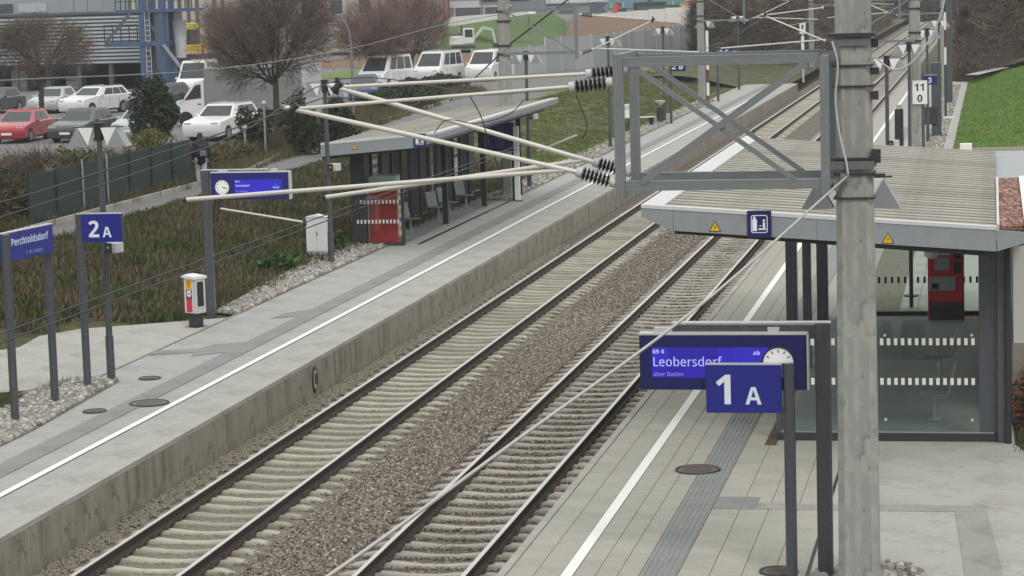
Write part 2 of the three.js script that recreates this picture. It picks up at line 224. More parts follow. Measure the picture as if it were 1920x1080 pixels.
// ---------------------------------------------------------------- left platform
const PZ0 = -22, PZ1 = -172;
struct('left_platform', uvm(span(-17.38, -13.6, -0.6, 0.55, PZ1, PZ0)), M.plat, 'light grey asphalt platform along the left track');
{ const lp = scene.getObjectByName('left_platform'), pg = [0, 1, 2, 3].map(i => { const g = uvm(box(0.12, 1.06, 2.485)); const uv = g.attributes.uv; for (let k = 0; k < uv.count; k++) uv.setXY(k, uv.getX(k) / 5 + i * 0.25, uv.getY(k) / 5 * 1.0); return g; });
  let i = 0; for (let z = PZ0 - 1.25; z > PZ1; z -= 2.5) { const m = mesh('wall_panel', pg[(i * 7 + (i >> 2)) % 4], M.stain, lp); m.position.set(-13.61, -0.05, z); i++; }
  for (let z = PZ0 - 1.0; z > PZ1; z -= 2.0) { const m = mesh('edge_slab', SLAB ??= uvm(box(0.62, 0.08, 1.994)), M.conc, lp); m.position.set(-13.86, 0.5245, z); }
  mesh('white_line', rect(-14.785, -14.655, PZ1, PZ0, 0.570), M.white, lp);
  mesh('guide_strip', strip([[-15.75, PZ0], [-15.28, PZ0], [-15.28, -49.6], [-15.28, PZ1], [-15.75, PZ1]], 0.559), M.tact, lp);
  mesh('guide_branch', strip([[-15.74, -49.4], [-15.74, -47.9], [-16.3, -47.35], [-16.42, -47.85], [-17.36, -47.5], [-17.38, -48.1], [-16.5, -48.4], [-16.36, -49.0]], 0.5595), M.tact, lp);
  mesh('guide_patch', strip([[-16.3, -53.0], [-16.2, -53.9], [-15.74, -54.6], [-15.74, -53.3]], 0.5595), M.tact, lp);
  mesh('joint_line', strip([[-17.36, -44.7], [-17.3, -44.7], [-17.3, -54], [-17.36, -54]], 0.563), M.tact, lp);
}
var SLAB;
function manhole(x, z, r, label, m = MANH) { const t = thing('manhole_cover', label, 'manhole cover', [x, 0.552, z]); mesh('cover_plate', new THREE.CylinderGeometry(r, r, 0.02, 28).translate(0, 0.008, 0), m, t); mesh('cover_ring', new THREE.TorusGeometry(r + 0.03, 0.022, 6, 32).rotateX(Math.PI / 2).translate(0, 0.008, 0), M.steelDk, t); const b = []; for (let i = -2; i <= 2; i++) b.push(box(r * 1.5 * Math.cos(i * 0.4), 0.008, 0.03, 0, 0.021, i * r * 0.33)); mesh('ribs', b, m, t); }
const MANH = mat(0.16, 0.145, 0.13, 0.8, 0.1, { bumpMap: T.grain, bumpScale: 0.004 }), MANH2 = mat(0.135, 0.105, 0.09, 0.8, 0.1, { bumpMap: T.grain, bumpScale: 0.004 });
manhole(-15.22, -41.76, 0.32, 'wide round manhole cover crossing the dark guide strip, left platform');
manhole(-15.95, -40.9, 0.17, 'small oval-looking round cover, nearest of the covers on the left platform');
manhole(-16.2, -44.55, 0.17, 'small round cover beside the stones and lamp post, left platform');
manhole(-4.45, -36.16, 0.3, 'large brown manhole cover between white line and guide strip, right platform', MANH2);
manhole(-2.68, -29.85, 0.2, 'brown manhole cover at the foot of the sign posts, right platform', MANH2);

// cobble strip and cobbles
struct('cobble_bed', strip([[-16.35, -24], [-16.35, -38.9], [-16.7, -44.2], [-17.35, -44.6], [-18.2, -43], [-17.9, -40], [-17.5, -24]], 0.562), M.dust, 'gravel bed under the pale cobbles by the left sign posts');
struct('cobble_bed', strip([[-17.3, -53.6], [-17.32, -68.4], [-19, -68.4], [-18.6, -60], [-18.0, -54]], 0.562), M.dust, 'gravel bed under the pale cobbles by the white cabinet');
struct('cobble_bed', strip([[-16.5, -82.5], [-16.9, -150], [-17.9, -150], [-17.6, -82.5]], 0.562), M.dust, 'gravel strip behind the left platform beyond the shelter');
function stones(name, label, poly, n, s0, s1, cols, seed, y = 0.57) {
  const R = rng(seed), g = new THREE.DodecahedronGeometry(1, 0), xs = poly.map(p => p[0]), zs = poly.map(p => p[1]), x0 = Math.min(...xs), x1 = Math.max(...xs), z0 = Math.min(...zs), z1 = Math.max(...zs), inside = (x, z) => { let c = false; for (let i = 0, j = poly.length - 1; i < poly.length; j = i++) if ((poly[i][1] > z) !== (poly[j][1] > z) && x < (poly[j][0] - poly[i][0]) * (z - poly[i][1]) / (poly[j][1] - poly[i][1]) + poly[i][0]) c = !c; return c; };
  const L = []; while (L.length < n) { const x = lerp(x0, x1, R()), z = lerp(z0, z1, R()); if (inside(x, z)) L.push([x, z]); }
  const im = new THREE.InstancedMesh(g, mat(1, 1, 1, 0.9), n), D = new THREE.Object3D(), c = new THREE.Color(); im.name = numbered(name); im.userData.kind = 'stuff'; im.userData.label = label;
  L.forEach(([x, z], i) => { const s = lerp(s0, s1, R()); D.position.set(x, y + s * 0.2, z); D.rotation.set(R() * 6, R() * 6, R() * 6); D.scale.set(s * lerp(0.8, 1.3, R()), s * lerp(0.6, 0.9, R()), s); D.updateMatrix(); im.setMatrixAt(i, D.matrix); c.setRGB(...sc(cols[Math.floor(R() * cols.length)], 0.7 + 0.6 * R())); im.setColorAt(i, c); });
  im.castShadow = im.receiveShadow = true; scene.add(im);
}
const pale = [[0.33, 0.315, 0.285], [0.26, 0.25, 0.225], [0.4, 0.385, 0.355], [0.2, 0.19, 0.17]];
stones('cobbles', 'pale cobbles round the feet of the left sign posts', [[-16.4, -36], [-16.4, -38.9], [-16.75, -44.2], [-17.3, -44.5], [-17.9, -43], [-17.6, -40], [-17.4, -36]], 3200, 0.03, 0.075, pale, 3);
stones('cobbles', 'pale cobbles in front of the white cabinet and shelter', [[-17.35, -53.8], [-17.4, -68.2], [-18.9, -68.2], [-18.3, -60], [-17.9, -54]], 4200, 0.03, 0.075, pale, 4);
stones('cobbles', 'pale cobbles behind the left platform beyond the shelter', [[-16.6, -83], [-17.0, -150], [-17.9, -150], [-17.6, -83]], 3200, 0.04, 0.09, pale, 5);
stones('cobbles', 'pale cobbles by the foot of the near concrete mast', [[-2.3, -29.6], [-1.9, -30.3], [-1.0, -30.3], [-0.6, -28], [-2.3, -28]], 400, 0.03, 0.07, pale, 6);

// ---------------------------------------------------------------- right platform
struct('right_platform', uvm(span(-6.14, -1.7, -0.6, 0.53, -176, PZ0)), M.conc, 'paved concrete platform along the right track');
struct('forecourt', strip([[-2.32, PZ0], [8, PZ0], [3, -30.5], [0.9, -36], [0.3, -38.4], [0.1, -54], [-1.7, -54], [-2.32, -54]], 0.551), M.conc, 'grey asphalt forecourt in front of the right shelter');
{ M.conc2 = tmat(M.conc.map, { color: new THREE.Color(0.77, 0.78, 0.78), bumpMap: T.grain, bumpScale: 0.003 }); const rp = scene.getObjectByName('right_platform'), R = rng(77), ms = [0.96, 0.985, 1, 1.02].map(k => tmat(M.paver.map, { color: new THREE.Color(k, k, k * 0.985), bumpMap: T.grain, bumpScale: 0.002 }));
  const cols = [[-6.09, -5.74], [-5.74, -5.4], [-5.24, -4.96], [-4.96, -4.68], [-4.68, -4.41], [-3.93, -3.53], [-3.53, -3.13], [-3.13, -2.73], [-2.73, -2.33]], L = 0.4;
  const vg = {}; const slabG = (w, k) => vg[w.toFixed(2) + k] ??= (() => { const g = uvm(box(w - 0.011, 0.05, L - 0.0035)), uv = g.attributes.uv; for (let i = 0; i < uv.count; i++) uv.setXY(i, uv.getX(i) + k * 0.37, uv.getY(i) + k * 0.61); return g; })();
  let n = 0; for (let j = 0; j < 33; j++) for (const [a, b] of cols) { const z = -28.3 - (j + 0.5) * L; const m = mesh('paving_slab', slabG(b - a, (j * 3 + (a * 10 | 0)) & 7), ms[Math.floor(R() * 4)], rp); m.position.set((a + b) / 2, 0.526 + R() * 0.0015, z); n++; }
  const rest = []; for (const [a, b] of cols) for (let z = -28.3 - 33 * L - L / 2; z > -100; z -= L) rest.push([a, b, z]);
  mesh('far_paving', rest.map(([a, b, z]) => slabG(b - a, 0).clone().translate((a + b) / 2, 0.527, z)), ms[1], rp).userData.kind = 'stuff';
  mesh('far_paving', rect(-6.09, -2.33, -176, -100, 0.551), M.paver, rp);
  mesh('bed_joint', rect(-6.1, -2.32, -100, -22, 0.538), mat(0.22, 0.21, 0.18, 0.95), rp);
  for (let z = PZ0 - 1; z > -176; z -= 2) { const m = mesh('edge_slab', EDGE ??= uvm(box(0.11, 0.1, 1.994)), M.conc, rp); m.position.set(-6.155, 0.511, z); }
  mesh('white_line', rect(-5.395, -5.245, -176, PZ0, 0.556), M.white, rp);
  const gs = []; gs.push(span(-4.405, -3.94, 0.5, 0.5525, -120, PZ0)); mesh('guide_strip', uvm(gs[0]), M.tact, rp);
  for (let i = 0; i < 6; i++) mesh('guide_rib', uvm(span(-4.38 + i * 0.075, -4.345 + i * 0.075, 0.55, 0.559, -60, PZ0)), M.tact, rp);
  mesh('guide_patch', uvm(span(-3.925, -3.32, 0.5, 0.5585, -34.25, -33.45)), M.tact, rp);
  mesh('guide_branch', uvm(span(-3.31, -0.12, 0.5, 0.5595, -33.85, -33.45)), M.conc2, rp);
  mesh('guide_branch', strip([[-0.55, -33.44], [-0.12, -33.44], [0.42, -24], [-0.1, -24]], 0.5605), M.conc2, rp);
  mesh('drain_grate', span(-3.62, -3.44, 0.5, 0.561, -41.6, -38.2), M.rust, rp);
  mesh('expansion_joint', rect(-2.335, -2.29, -54, PZ0, 0.5565), M.steelDk, rp);
}
var EDGE;
struct('kerb_walk', uvm(span(-2.1, -1.72, 0.2, 0.62, -165, -66)), M.conc, 'pale concrete kerb strip beside the lawn');
struct('kerb_walk', strip([[-1.9, -164.5], [-1.0, -164.5], [8, -214], [7.2, -215]], 1.2), M.conc, 'pale path edge curving up across the lawn');
struct('cobble_bed', rect(-2.95, -2.1, -165, -54, 0.556), M.dust, 'gravel strip between right platform and kerb');
stones('cobbles', 'pale cobbles between the right platform and the lawn kerb', [[-2.9, -70], [-2.9, -160], [-2.12, -160], [-2.12, -70]], 2600, 0.03, 0.08, pale, 8);

// ---------------------------------------------------------------- catenary masts
M.mast = tmat(T.mast, { roughness: 0.95, bumpMap: T.grain, bumpScale: 0.003 });
function octShaft(wBot, wTop, y0, y1) { // chamfered square concrete shaft, tapering
  const ring = (w, y) => { const h = w / 2, c = w * 0.17; return [[h, -h + c], [h, h - c], [h - c, h], [-h + c, h], [-h, h - c], [-h, -h + c], [-h + c, -h], [h - c, -h]].map(p => [p[0], y, p[1]]); };
  const n = 12, pos = [], idx = []; for (let i = 0; i <= n; i++) pos.push(...ring(lerp(wBot, wTop, i / n), lerp(y0, y1, i / n)).flat());
  for (let i = 0; i < n; i++) for (let k = 0; k < 8; k++) { const a = i * 8 + k, b = i * 8 + (k + 1) % 8; idx.push(a, a + 8, b, b, a + 8, b + 8); }
  const top = pos.length / 3; pos.push(0, y1, 0); for (let k = 0; k < 8; k++) idx.push(n * 8 + k, top, n * 8 + (k + 1) % 8);
  const g = new THREE.BufferGeometry(); g.setAttribute('position', new THREE.Float32BufferAttribute(pos, 3)); g.setIndex(idx); return uvm(g, 1.6);
}
function insulator(a, b, parent) { // ribbed insulator between two points, sheds as sub-part
  const d = V().subVectors(b, a), L = d.length(), n = 7; const core = [rod(a, b, 0.035, 10), rod(a, V().lerpVectors(a, b, 0.14), 0.06, 10), rod(V().lerpVectors(a, b, 0.86), b, 0.06, 10)];
  const m = mesh('insulator', core, M.lightGrey, parent); const s = [];
  for (let i = 0; i < n; i++) { const t = lerp(0.2, 0.8, i / (n - 1)); s.push(rod(V().lerpVectors(a, b, t - 0.03), V().lerpVectors(a, b, t + 0.022), 0.045, 14, 0.088)); }
  mesh('insulator_shed', s, M.porcelain, m);
}
function clampBand(t, y, w, h = 0.05) { mesh('clamp_band', [span(-w / 2 - 0.02, w / 2 + 0.02, y, y + h, w / 2 - 0.005, w / 2 + 0.02), span(-w / 2 - 0.02, w / 2 + 0.02, y, y + h, -w / 2 - 0.02, -w / 2 + 0.005), span(-w / 2 - 0.02, -w / 2 + 0.005, y, y + h, -w / 2, w / 2), span(w / 2 - 0.005, w / 2 + 0.02, y, y + h, -w / 2, w / 2)], M.steelDk, t); }
function dropFrame(t, s, wob) { // two parallel galvanised frames side by side, reaching from the mast over the platform; s=-1 reaches left
  const xo = s * 2.68, xi = s * 0.3, yt = 6.44, yb = 5.0, F = M.galv;
  for (const z of [0.62, -0.62]) {
    mesh('frame_post', [span(xo - 0.055, xo + 0.055, yb - 0.12, yt + 0.14, z - 0.06, z + 0.06)], F, t);
    mesh('frame_post', [span(xi - 0.05, xi + 0.05, yb - 0.08, yt + 0.06, z - 0.06, z + 0.06)], F, t);
    for (const y of [yt, yb]) mesh('frame_beam', [span(xo - s * 0.057, xi + s * 0.053, y - 0.012, y + 0.1, z - 0.052, z - 0.03), span(xo - s * 0.057, xi + s * 0.053, y + 0.088, y + 0.1, z - 0.03, z + 0.052), span(xo - s * 0.057, xi + s * 0.053, y - 0.012, y, z - 0.03, z + 0.052), span(xo - s * 0.057, xi + s * 0.053, y - 0.0, y + 0.09, z + 0.04, z + 0.05)], F, t);
    mesh('frame_brace', bar(V(xo - s * 0.2, yt - 0.02, z + 0.02), V(xi + s * 0.35, yb + 0.09, z + 0.02), 0.03, 0.058), F, t);
  }
  mesh('frame_brace', bar(V(xi + s * 0.2, yt - 0.01, 0.66), V(xo - s * 0.24, yb + 0.08, 0.66), 0.04, 0.082), F, t);
  for (const [x, y] of [[xo, yt + 0.1], [xo, yb - 0.06], [xi, yt + 0.03], [xi, yb - 0.04]]) mesh('frame_tie', span(x - 0.04, x + 0.04, y - 0.04, y + 0.04, -0.56, 0.56), F, t);
}
function cantilever(t, s, z, o) { // pipes carrying the wire: top tube, diagonal strut, registration arm, steady arm
  const P = (x, y) => V(x, y, z), A = M.alu, xo = s * 2.74;
  insulator(P(xo, o.it), P(xo + s * 0.52, o.it - 0.05), t); insulator(P(xo, o.ib), P(xo + s * 0.46, o.ib + 0.14), t);
  mesh('top_tube', rod(P(xo + s * 0.5, o.it - 0.045), P(o.hx, o.hy), 0.022, 8), A, t);
  mesh('strut_tube', rod(P(xo + s * 0.44, o.ib + 0.13), P(o.hx + s * 0.12, o.hy + 0.03), 0.03, 10), A, t);
  mesh('saddle_clamp', [rod(P(o.hx - 0.06, o.hy - 0.05), P(o.hx + 0.06, o.hy + 0.05), 0.05, 8), rod(P(o.hx, o.hy), P(o.hx, o.hy + 0.12), 0.025, 6), rod(P(o.hx, o.hy - 0.1), P(o.hx, o.hy), 0.018, 6)], M.steelDk, t);
  const rx = o.rx; mesh('registration_tube', rod(P(xo + s * 0.6, o.ib + 0.16), P(rx, o.ry), 0.028, 10), A, t);
  mesh('tube_end', rod(P(rx, o.ry), P(rx + s * 0.04, o.ry - 0.003), 0.03, 8), M.black, t);
  mesh('drop_bracket', [rod(P(rx - s * 0.42, o.ry + 0.02), P(rx - s * 0.4, o.ry - 0.16), 0.02, 6), rod(P(rx - s * 0.36, o.ry + 0.02), P(rx - s * 0.33, o.ry - 0.22), 0.014, 6)], M.steelDk, t);
  if (o.steady) { mesh('steady_arm', rod(P(rx - s * 0.4, o.ry - 0.11), P(o.cx, o.cy), 0.014, 6), A, t); mesh('wire_clamp', [box(0.03, 0.07, 0.06, o.cx, o.cy - 0.01, z)], M.black, t); }
}
function ladderRing(t) {}
const mastThing = (pos, label) => thing('concrete_mast', label, 'catenary mast', pos, 0, null);
{ // the near mast, right platform
  const t = mastThing([-1.6, 0.55, -28.62], 'nearest grey concrete mast carrying the steel drop frame, on the right platform'); const g0 = t;
  mesh('shaft', octShaft(0.485, 0.405, -0.1, 6.74), M.mast, t); mesh('upper_shaft', span(-0.2, 0.2, 6.745, 9.2, -0.19, 0.19), M.mast, t).geometry = uvm(span(-0.2, 0.2, 6.745, 9.2, -0.19, 0.19), 1.6);
  mesh('head_plate', [span(-0.26, 0.26, 6.70, 6.745, -0.27, 0.27)], M.steelDk, t); mesh('head_channel', [span(-0.2, 0.2, 6.6, 6.69, 0.2, 0.24), span(-0.2, 0.2, 6.6, 6.69, -0.24, -0.2)], M.steelMid, t);
  for (const [y, w] of [[6.36, 0.42], [6.12, 0.425], [5.1, 0.435], [4.82, 0.44]]) clampBand(t, y, w, 0.022);
  for (const z of [0.215, -0.27]) mesh('frame_channel', span(-0.34, 0.24, 5.17, 5.27, z, z + 0.055), M.steelMid, t); for (const z of [0.21, -0.26]) mesh('frame_channel', span(-0.34, -0.2, 6.42, 6.54, z, z + 0.05), M.steelMid, t); mesh('frame_plate', span(-0.27, 0.27, 5.285, 5.305, -0.28, 0.28), M.steelDk, t);
  mesh('bolt_bracket', [box(0.1, 0.16, 0.1, 0.26, 5.32, 0.2), box(0.16, 0.03, 0.1, 0.28, 5.1, 0.2), box(0.1, 0.08, 0.1, 0.25, 6.3, 0.1), box(0.08, 0.1, 0.06, 0.25, 6.02, 0.15), box(0.08, 0.1, 0.06, 0.25, 6.62, 0.05)], M.steelDk, t);
  dropFrame(t, -1);
  cantilever(t, -1, 0.62, { it: 6.26, ib: 5.08, hx: -6.62, hy: 6.02, rx: -8.0, ry: 4.95, steady: true, cx: -6.53, cy: 4.66 });
  cantilever(t, -1, -0.62, { it: 6.36, ib: 5.1, hx: -6.4, hy: 6.22, rx: -6.6, ry: 4.85 });
  mesh('earth_cable', tube([V(-0.23, 6.66, 0.24), V(-0.17, 6.4, 0.25), V(-0.2, 6.0, 0.24), V(-0.16, 5.6, 0.26), V(-0.08, 5.25, 0.3), V(-0.06, 5.1, 0.31)], 0.014, 6, 40), M.lightGrey, t);
  mesh('cable_clamp', [box(0.1, 0.09, 0.08, -0.1, 5.08, 0.3), box(0.06, 0.14, 0.07, -0.2, 5.0, 0.28)], M.galv, t);
}
function farMast(x, z, s, label, o = {}) {
  const t = mastThing([x, 0.55, z], label); mesh('shaft', octShaft(0.45, 0.36, -0.1, 9), M.mast, t);
  for (const [y, w] of [[6.5, 0.4], [6.15, 0.4], [5.0, 0.41], [5.3, 0.41]]) clampBand(t, y, w, 0.07);
  const F = M.galv, xo = s * 2.6; mesh('drop_beam', [span(0, xo, 5.0, 5.1, 0.2, 0.26), span(0, xo, 6.5, 6.6, 0.2, 0.26)], F, t); mesh('drop_post', span(xo - 0.05, xo + 0.05, 4.8, 6.75, 0.16, 0.3), F, t); mesh('drop_brace', bar(V(0.2 * s, 6.5, 0.23), V(xo - 0.1 * s, 5.08, 0.23), 0.05, 0.05), F, t);
  cantilever(t, s, 0.23, { it: 6.35, ib: 5.0, hx: s * 5.3, hy: 6.1, rx: s * 6.9, ry: 4.95, steady: true, cx: s * 5.2, cy: 4.65, ...o });
  return t;
}
const L1 = farMast(-16.85, -84, 1, 'concrete mast at the far end of the left shelter');
const R2 = farMast(-2.75, -88, -1, 'concrete mast with the white kilometre board on it');
{ const b = mesh('kilometre_board', box(0.52, 0.84, 0.03, 0.17, 3.22, 0.27), M.white, R2);
  const [g, m] = printPanel(0.5, 0.82, 128, (x, w, h) => { x.fillStyle = '#e9ebea'; x.fillRect(0, 0, w, h); x.fillStyle = '#16181a'; x.textAlign = 'center'; x.font = 'bold 92px sans-serif'; x.fillText('11', w / 2, 92); x.fillText('0', w / 2, 192); }); const p = mesh('board_print', g, m, b); p.position.set(0.17, 3.22, 0.2875); }
farMast(-16.9, -143, 1, 'thin-looking far concrete mast behind the left platform, beyond the second one');
farMast(-2.9, -148, -1, 'distant concrete mast on the right platform between the lamp posts');
farMast(-15.0, -206, 1, 'far concrete mast in front of the brown thicket');
farMast(-14.6, -280, 1, 'tiny distant concrete mast left of the tracks on pale ground');

// ---------------------------------------------------------------- wires
const wire = (name, label, pts, r, m = M.steelDk, cat = 'overhead wire') => tag(mesh(name, tube(pts, r, 5, 60), m), label, cat);
wire('contact_wire', 'paired dark contact wire of the right track, lower left of picture', [V(-8.05, 5.15, -10), V(-8.13, 5.13, -28), V(-7.9, 5.2, -60), V(-7.95, 5.2, -88), V(-7.9, 5.2, -148), V(-7.9, 5.2, -380)], 0.0075);
wire('contact_wire', 'second contact wire running just above and beside the paired one', [V(-8.02, 5.24, -10), V(-8.1, 5.215, -28), V(-7.8, 5.28, -60), V(-7.9, 5.27, -88), V(-7.86, 5.27, -380)], 0.0075);
wire('messenger_wire', 'messenger wire over the right track rising to the cantilever saddle', [V(-8.1, 6.2, -10), V(-8.1, 6.29, -18.9), V(-8.15, 6.48, -25), V(-8.22, 6.66, -28), V(-8.1, 6.3, -36), V(-8.0, 5.75, -58), V(-7.95, 6.3, -80), V(-7.95, 6.65, -88), V(-7.9, 5.9, -118), V(-7.9, 6.6, -148), V(-7.9, 6.0, -300)], 0.0085);
wire('messenger_wire', 'second messenger wire beside the first, over the right track', [V(-8.0, 6.1, -10), V(-8.04, 6.19, -18.9), V(-8.0, 6.45, -25), V(-8.0, 6.86, -29.24), V(-8.0, 6.3, -38), V(-7.9, 5.9, -58), V(-7.95, 6.6, -88)], 0.0075);
wire('feeder_wire', 'pale messenger wire crossing the car park in a long rising curve', [V(-11.8, 7.12, -20), V(-11.8, 7.0, -27.7), V(-11.8, 6.84, -34.1), V(-11.8, 6.81, -38.2), V(-11.8, 6.89, -44.5), V(-11.8, 7.19, -53.4), V(-11.7, 7.5, -84)], 0.009, M.galv);
wire('contact_wire', 'thin contact wire above the left track', [V(-11.7, 5.3, -70), V(-11.6, 5.2, -84), V(-12.0, 5.2, -143), V(-11.8, 5.2, -380)], 0.008);
wire('return_cable', 'thick pale cable slanting from the near mast down across the rails', [V(-1.68, 5.64, -28.3), V(-2.67, 4.98, -22), V(-3.44, 4.66, -17), V(-4.0, 4.41, -14), V(-5.0, 4.1, -9)], 0.0145, mat(0.46, 0.46, 0.44, 0.5, 0.2), 'cable');
wire('hanging_cable', 'pale cable hanging in a loop to the right of the near mast', [V(-0.48, 8.2, -28.6), V(-0.56, 7.6, -28.6), V(-0.72, 7.2, -28.6), V(-0.98, 6.9, -28.6), V(-1.15, 6.86, -28.6), V(-1.34, 7.0, -28.55)], 0.011, M.lightGrey, 'cable');
wire('jumper_cable', 'thin dark jumper curving down from the upper pipe above the shelter roof', [V(-6.05, 6.68, -28), V(-5.93, 6.45, -28), V(-5.83, 6.1, -28), V(-5.72, 5.8, -28)], 0.007, M.black, 'cable');
wire('jumper_cable', 'thin dark jumper hanging under the upper insulator by the frame', [V(-4.78, 6.66, -28), V(-4.7, 6.45, -28), V(-4.66, 6.3, -28), V(-4.72, 6.15, -28)], 0.007, M.black, 'cable');
wire('jumper_cable', 'looped dark jumper above the left shelter roof by the second mast', [V(-6.5, 6.25, -28), V(-6.35, 6.4, -28), V(-6.0, 6.36, -28), V(-5.6, 6.45, -28), V(-5.4, 6.62, -28)], 0.006, M.black, 'cable');
wire('guy_wire', 'dark wire slanting up from the second mast across the far grass mound', [V(-16.7, 5.9, -84), V(-14.3, 7.6, -84), V(-12, 9.2, -84)], 0.03, M.steelDk);
wire('feeder_wire', 'dark wire dropping left from the second mast in front of the vans', [V(-16.9, 5.7, -84), V(-18.5, 4.3, -84), V(-18.9, 4.0, -84)], 0.025, M.steelDk);
tag(mesh('far_tube', rod(V(-15.8, 2.15, -84), V(-14.35, 2.7, -84), 0.035), M.alu), 'pale loose pipe end slanting over the green slope', 'pipe');

// ---------------------------------------------------------------- platform lamps
function makeLamp(pos, label, group = 'twin shade platform lamps') {
  const t = thing('platform_lamp', label, 'lamp', pos, 0, group);
  mesh('post', [cyl(0.068, 0.055, 4.7, 0, 0, 0, 14), cyl(0.085, 0.08, 0.95, 0, -0.05, 0, 14)], M.steel, t); mesh('cap', cyl(0.085, 0.085, 0.3, 0, 4.7, 0, 14), M.black, t); mesh('cap_plate', cyl(0.13, 0.13, 0.03, 0, 5.005, 0, 14), M.black, t);
  for (const s of [-1, 1]) { mesh('lamp_shade', prism(s > 0 ? [[0.2, 4.58], [0.4, 4.94], [0.6, 4.58]] : [[-0.6, 4.58], [-0.4, 4.94], [-0.2, 4.58]], -0.16, 0.16), M.aluGrey, t); mesh('reflector', prism(s > 0 ? [[0.08, 4.94], [0.195, 4.6], [0.385, 4.94]] : [[-0.385, 4.94], [-0.195, 4.6], [-0.08, 4.94]], -0.12, 0.12), M.white, t); mesh('arm', span(s * 0.05, s * 0.5, 4.945, 4.965, -0.03, 0.03), M.steelDk, t); }
  return t;
}
const lamp = makeLamp([-16.86, 0.55, -44.2], 'dark post lamp with two grey shades behind the 2 A sign');
const LG = 'twin shade platform lamps';
const lampAt = (x, z, l) => copy(lamp, [x, 0.55, z], 0, l);
lampAt(-17.78, -63.7, 'twin shade lamp post between the white cabinet and left shelter');
lampAt(-16.75, -87.4, 'twin shade lamp just beyond the end of the left shelter roof');
lampAt(-17.0, -108.4, 'twin shade lamp on the left platform just left of the steel frame');
lampAt(-17.2, -128.5, 'twin shade lamp on the left platform by the white bench and 2 B sign');
lampAt(-17.0, -146, 'twin shade lamp beside the red and white pole on the left platform');
lampAt(-16.9, -164.5, 'farthest twin shade lamp on the left platform before the thicket');
lampAt(-1.72, -29.9, 'lamp hidden behind the near concrete mast, its two shades sticking out');
lampAt(-3.1, -72.8, 'right platform lamp left of the kilometre board, nearest the tracks');
lampAt(-2.92, -87.0, 'right platform lamp immediately left of the kilometre board');
lampAt(-2.85, -108.3, 'right platform lamp behind the blue 3 sign');
lampAt(-2.81, -129.9, 'right platform lamp beside the tall dark posts before the brown bushes');
function speaker(pos, label) { const t = thing('loudspeaker', label, 'loudspeaker', pos, -0.35); mesh('housing', rbox(0.26, 0.2, 0.24, 0.02, 0.05, 0, 0), M.lightGrey, t); mesh('front_grille', box(0.16, 0.19, 0.02, 0.0, 0, 0.13), M.black, t); mesh('bracket', box(0.1, 0.04, 0.05, -0.1, 0.06, -0.05), M.steelDk, t); mesh('horn', cyl(0.03, 0.02, 0.02, 0, 0, 0).rotateX(Math.PI / 2).translate(0, 0, 0.14), M.aluGrey, t); return t; }
speaker([-16.66, 3.19, -44.1], 'grey loudspeaker box with black front under the 2 A sign');
speaker([-17.6, 3.22, -63.6], 'loudspeaker box on the lamp post above the white cabinet');
speaker([-16.55, 3.2, -87.3], 'loudspeaker box beyond the left shelter roof end');
speaker([-2.95, 3.0, -72.6], 'loudspeaker box on the right platform lamp above the shelter roof');

// ---------------------------------------------------------------- signs
const SB = '#1d2584', SBd = '#161a5e';
function plate(t, w, h, d, x, y, z, print, ry = 0, edge = M.lightGrey) { const b = mesh('sign_plate', box(w, h, d), M.blue, t); b.position.set(x, y, z); b.rotation.y = ry; mesh('top_trim', box(w + 0.01, 0.018, d + 0.01, 0, h / 2 + 0.005, 0), edge, b); const [g, m] = printPanel(w - 0.012, h - 0.012, 256, print); const p = mesh('sign_print', g, m, b); p.position.z = d / 2 + 0.003; return b; }
const letters = (big, small, bs, bx, sx) => (x, w, h) => { x.fillStyle = SB; x.fillRect(0, 0, w, h); x.fillStyle = '#dfe6f2'; x.font = `bold ${Math.round(h * bs)}px sans-serif`; x.textAlign = 'left'; x.textBaseline = 'alphabetic'; x.fillText(big, w * bx, h * 0.83); x.font = `bold ${Math.round(h * 0.52)}px sans-serif`; x.fillText(small, w * sx, h * 0.83); };
{ const t = thing('sector_sign', 'blue sign reading 2 A on one post, left platform', 'sign', [-17.0, 0.55, -43.3]); mesh('post', [cyl(0.075, 0.075, 3.36, 0, 0, 0, 14)], M.steel, t); mesh('base_ring', cyl(0.09, 0.09, 0.05, 0, -0.02, 0, 14), M.black, t); plate(t, 0.8, 0.54, 0.07, 0.46, 3.1, 0.02, letters('2', 'A', 0.82, 0.15, 0.52)); }
{ const t = thing('sector_sign', 'blue sign reading 1 A on one post, in front of the departure board', 'sign', [-2.48, 0.55, -29.45]); mesh('post', [cyl(0.072, 0.072, 2.72, 0, 0, 0, 16)], M.steel, t); mesh('base_ring', cyl(0.09, 0.09, 0.05, 0, -0.02, 0, 14), M.black, t); plate(t, 0.93, 0.6, 0.07, -0.55, 2.41, 0.02, letters('1', 'A', 0.88, 0.1, 0.52)); }
{ const t = thing('station_sign', 'blue station name board on two posts reading Perchtoldsdorf', 'sign', [-17, 0.55, -40.75]); for (const z of [0.98, -0.9]) mesh('post', [cyl(0.075, 0.075, 3.35, 0, 0, z, 14), cyl(0.09, 0.09, 0.05, 0, -0.02, z, 14)], M.steel, t);
  plate(t, 1.78, 0.52, 0.09, 0.0, 3.09, 0.04, (x, w, h) => { x.fillStyle = '#222b86'; x.fillRect(0, 0, w, h); x.fillStyle = '#d3dcf0'; x.font = 'bold 27px sans-serif'; x.textAlign = 'center'; x.fillText('Perchtoldsdorf', w * 0.52, h * 0.48); x.font = '12px sans-serif'; x.fillStyle = '#aab6de'; x.fillText('← A   WC  Ausgang →', w * 0.6, h * 0.85); }, Math.PI / 2 - 0.12); }
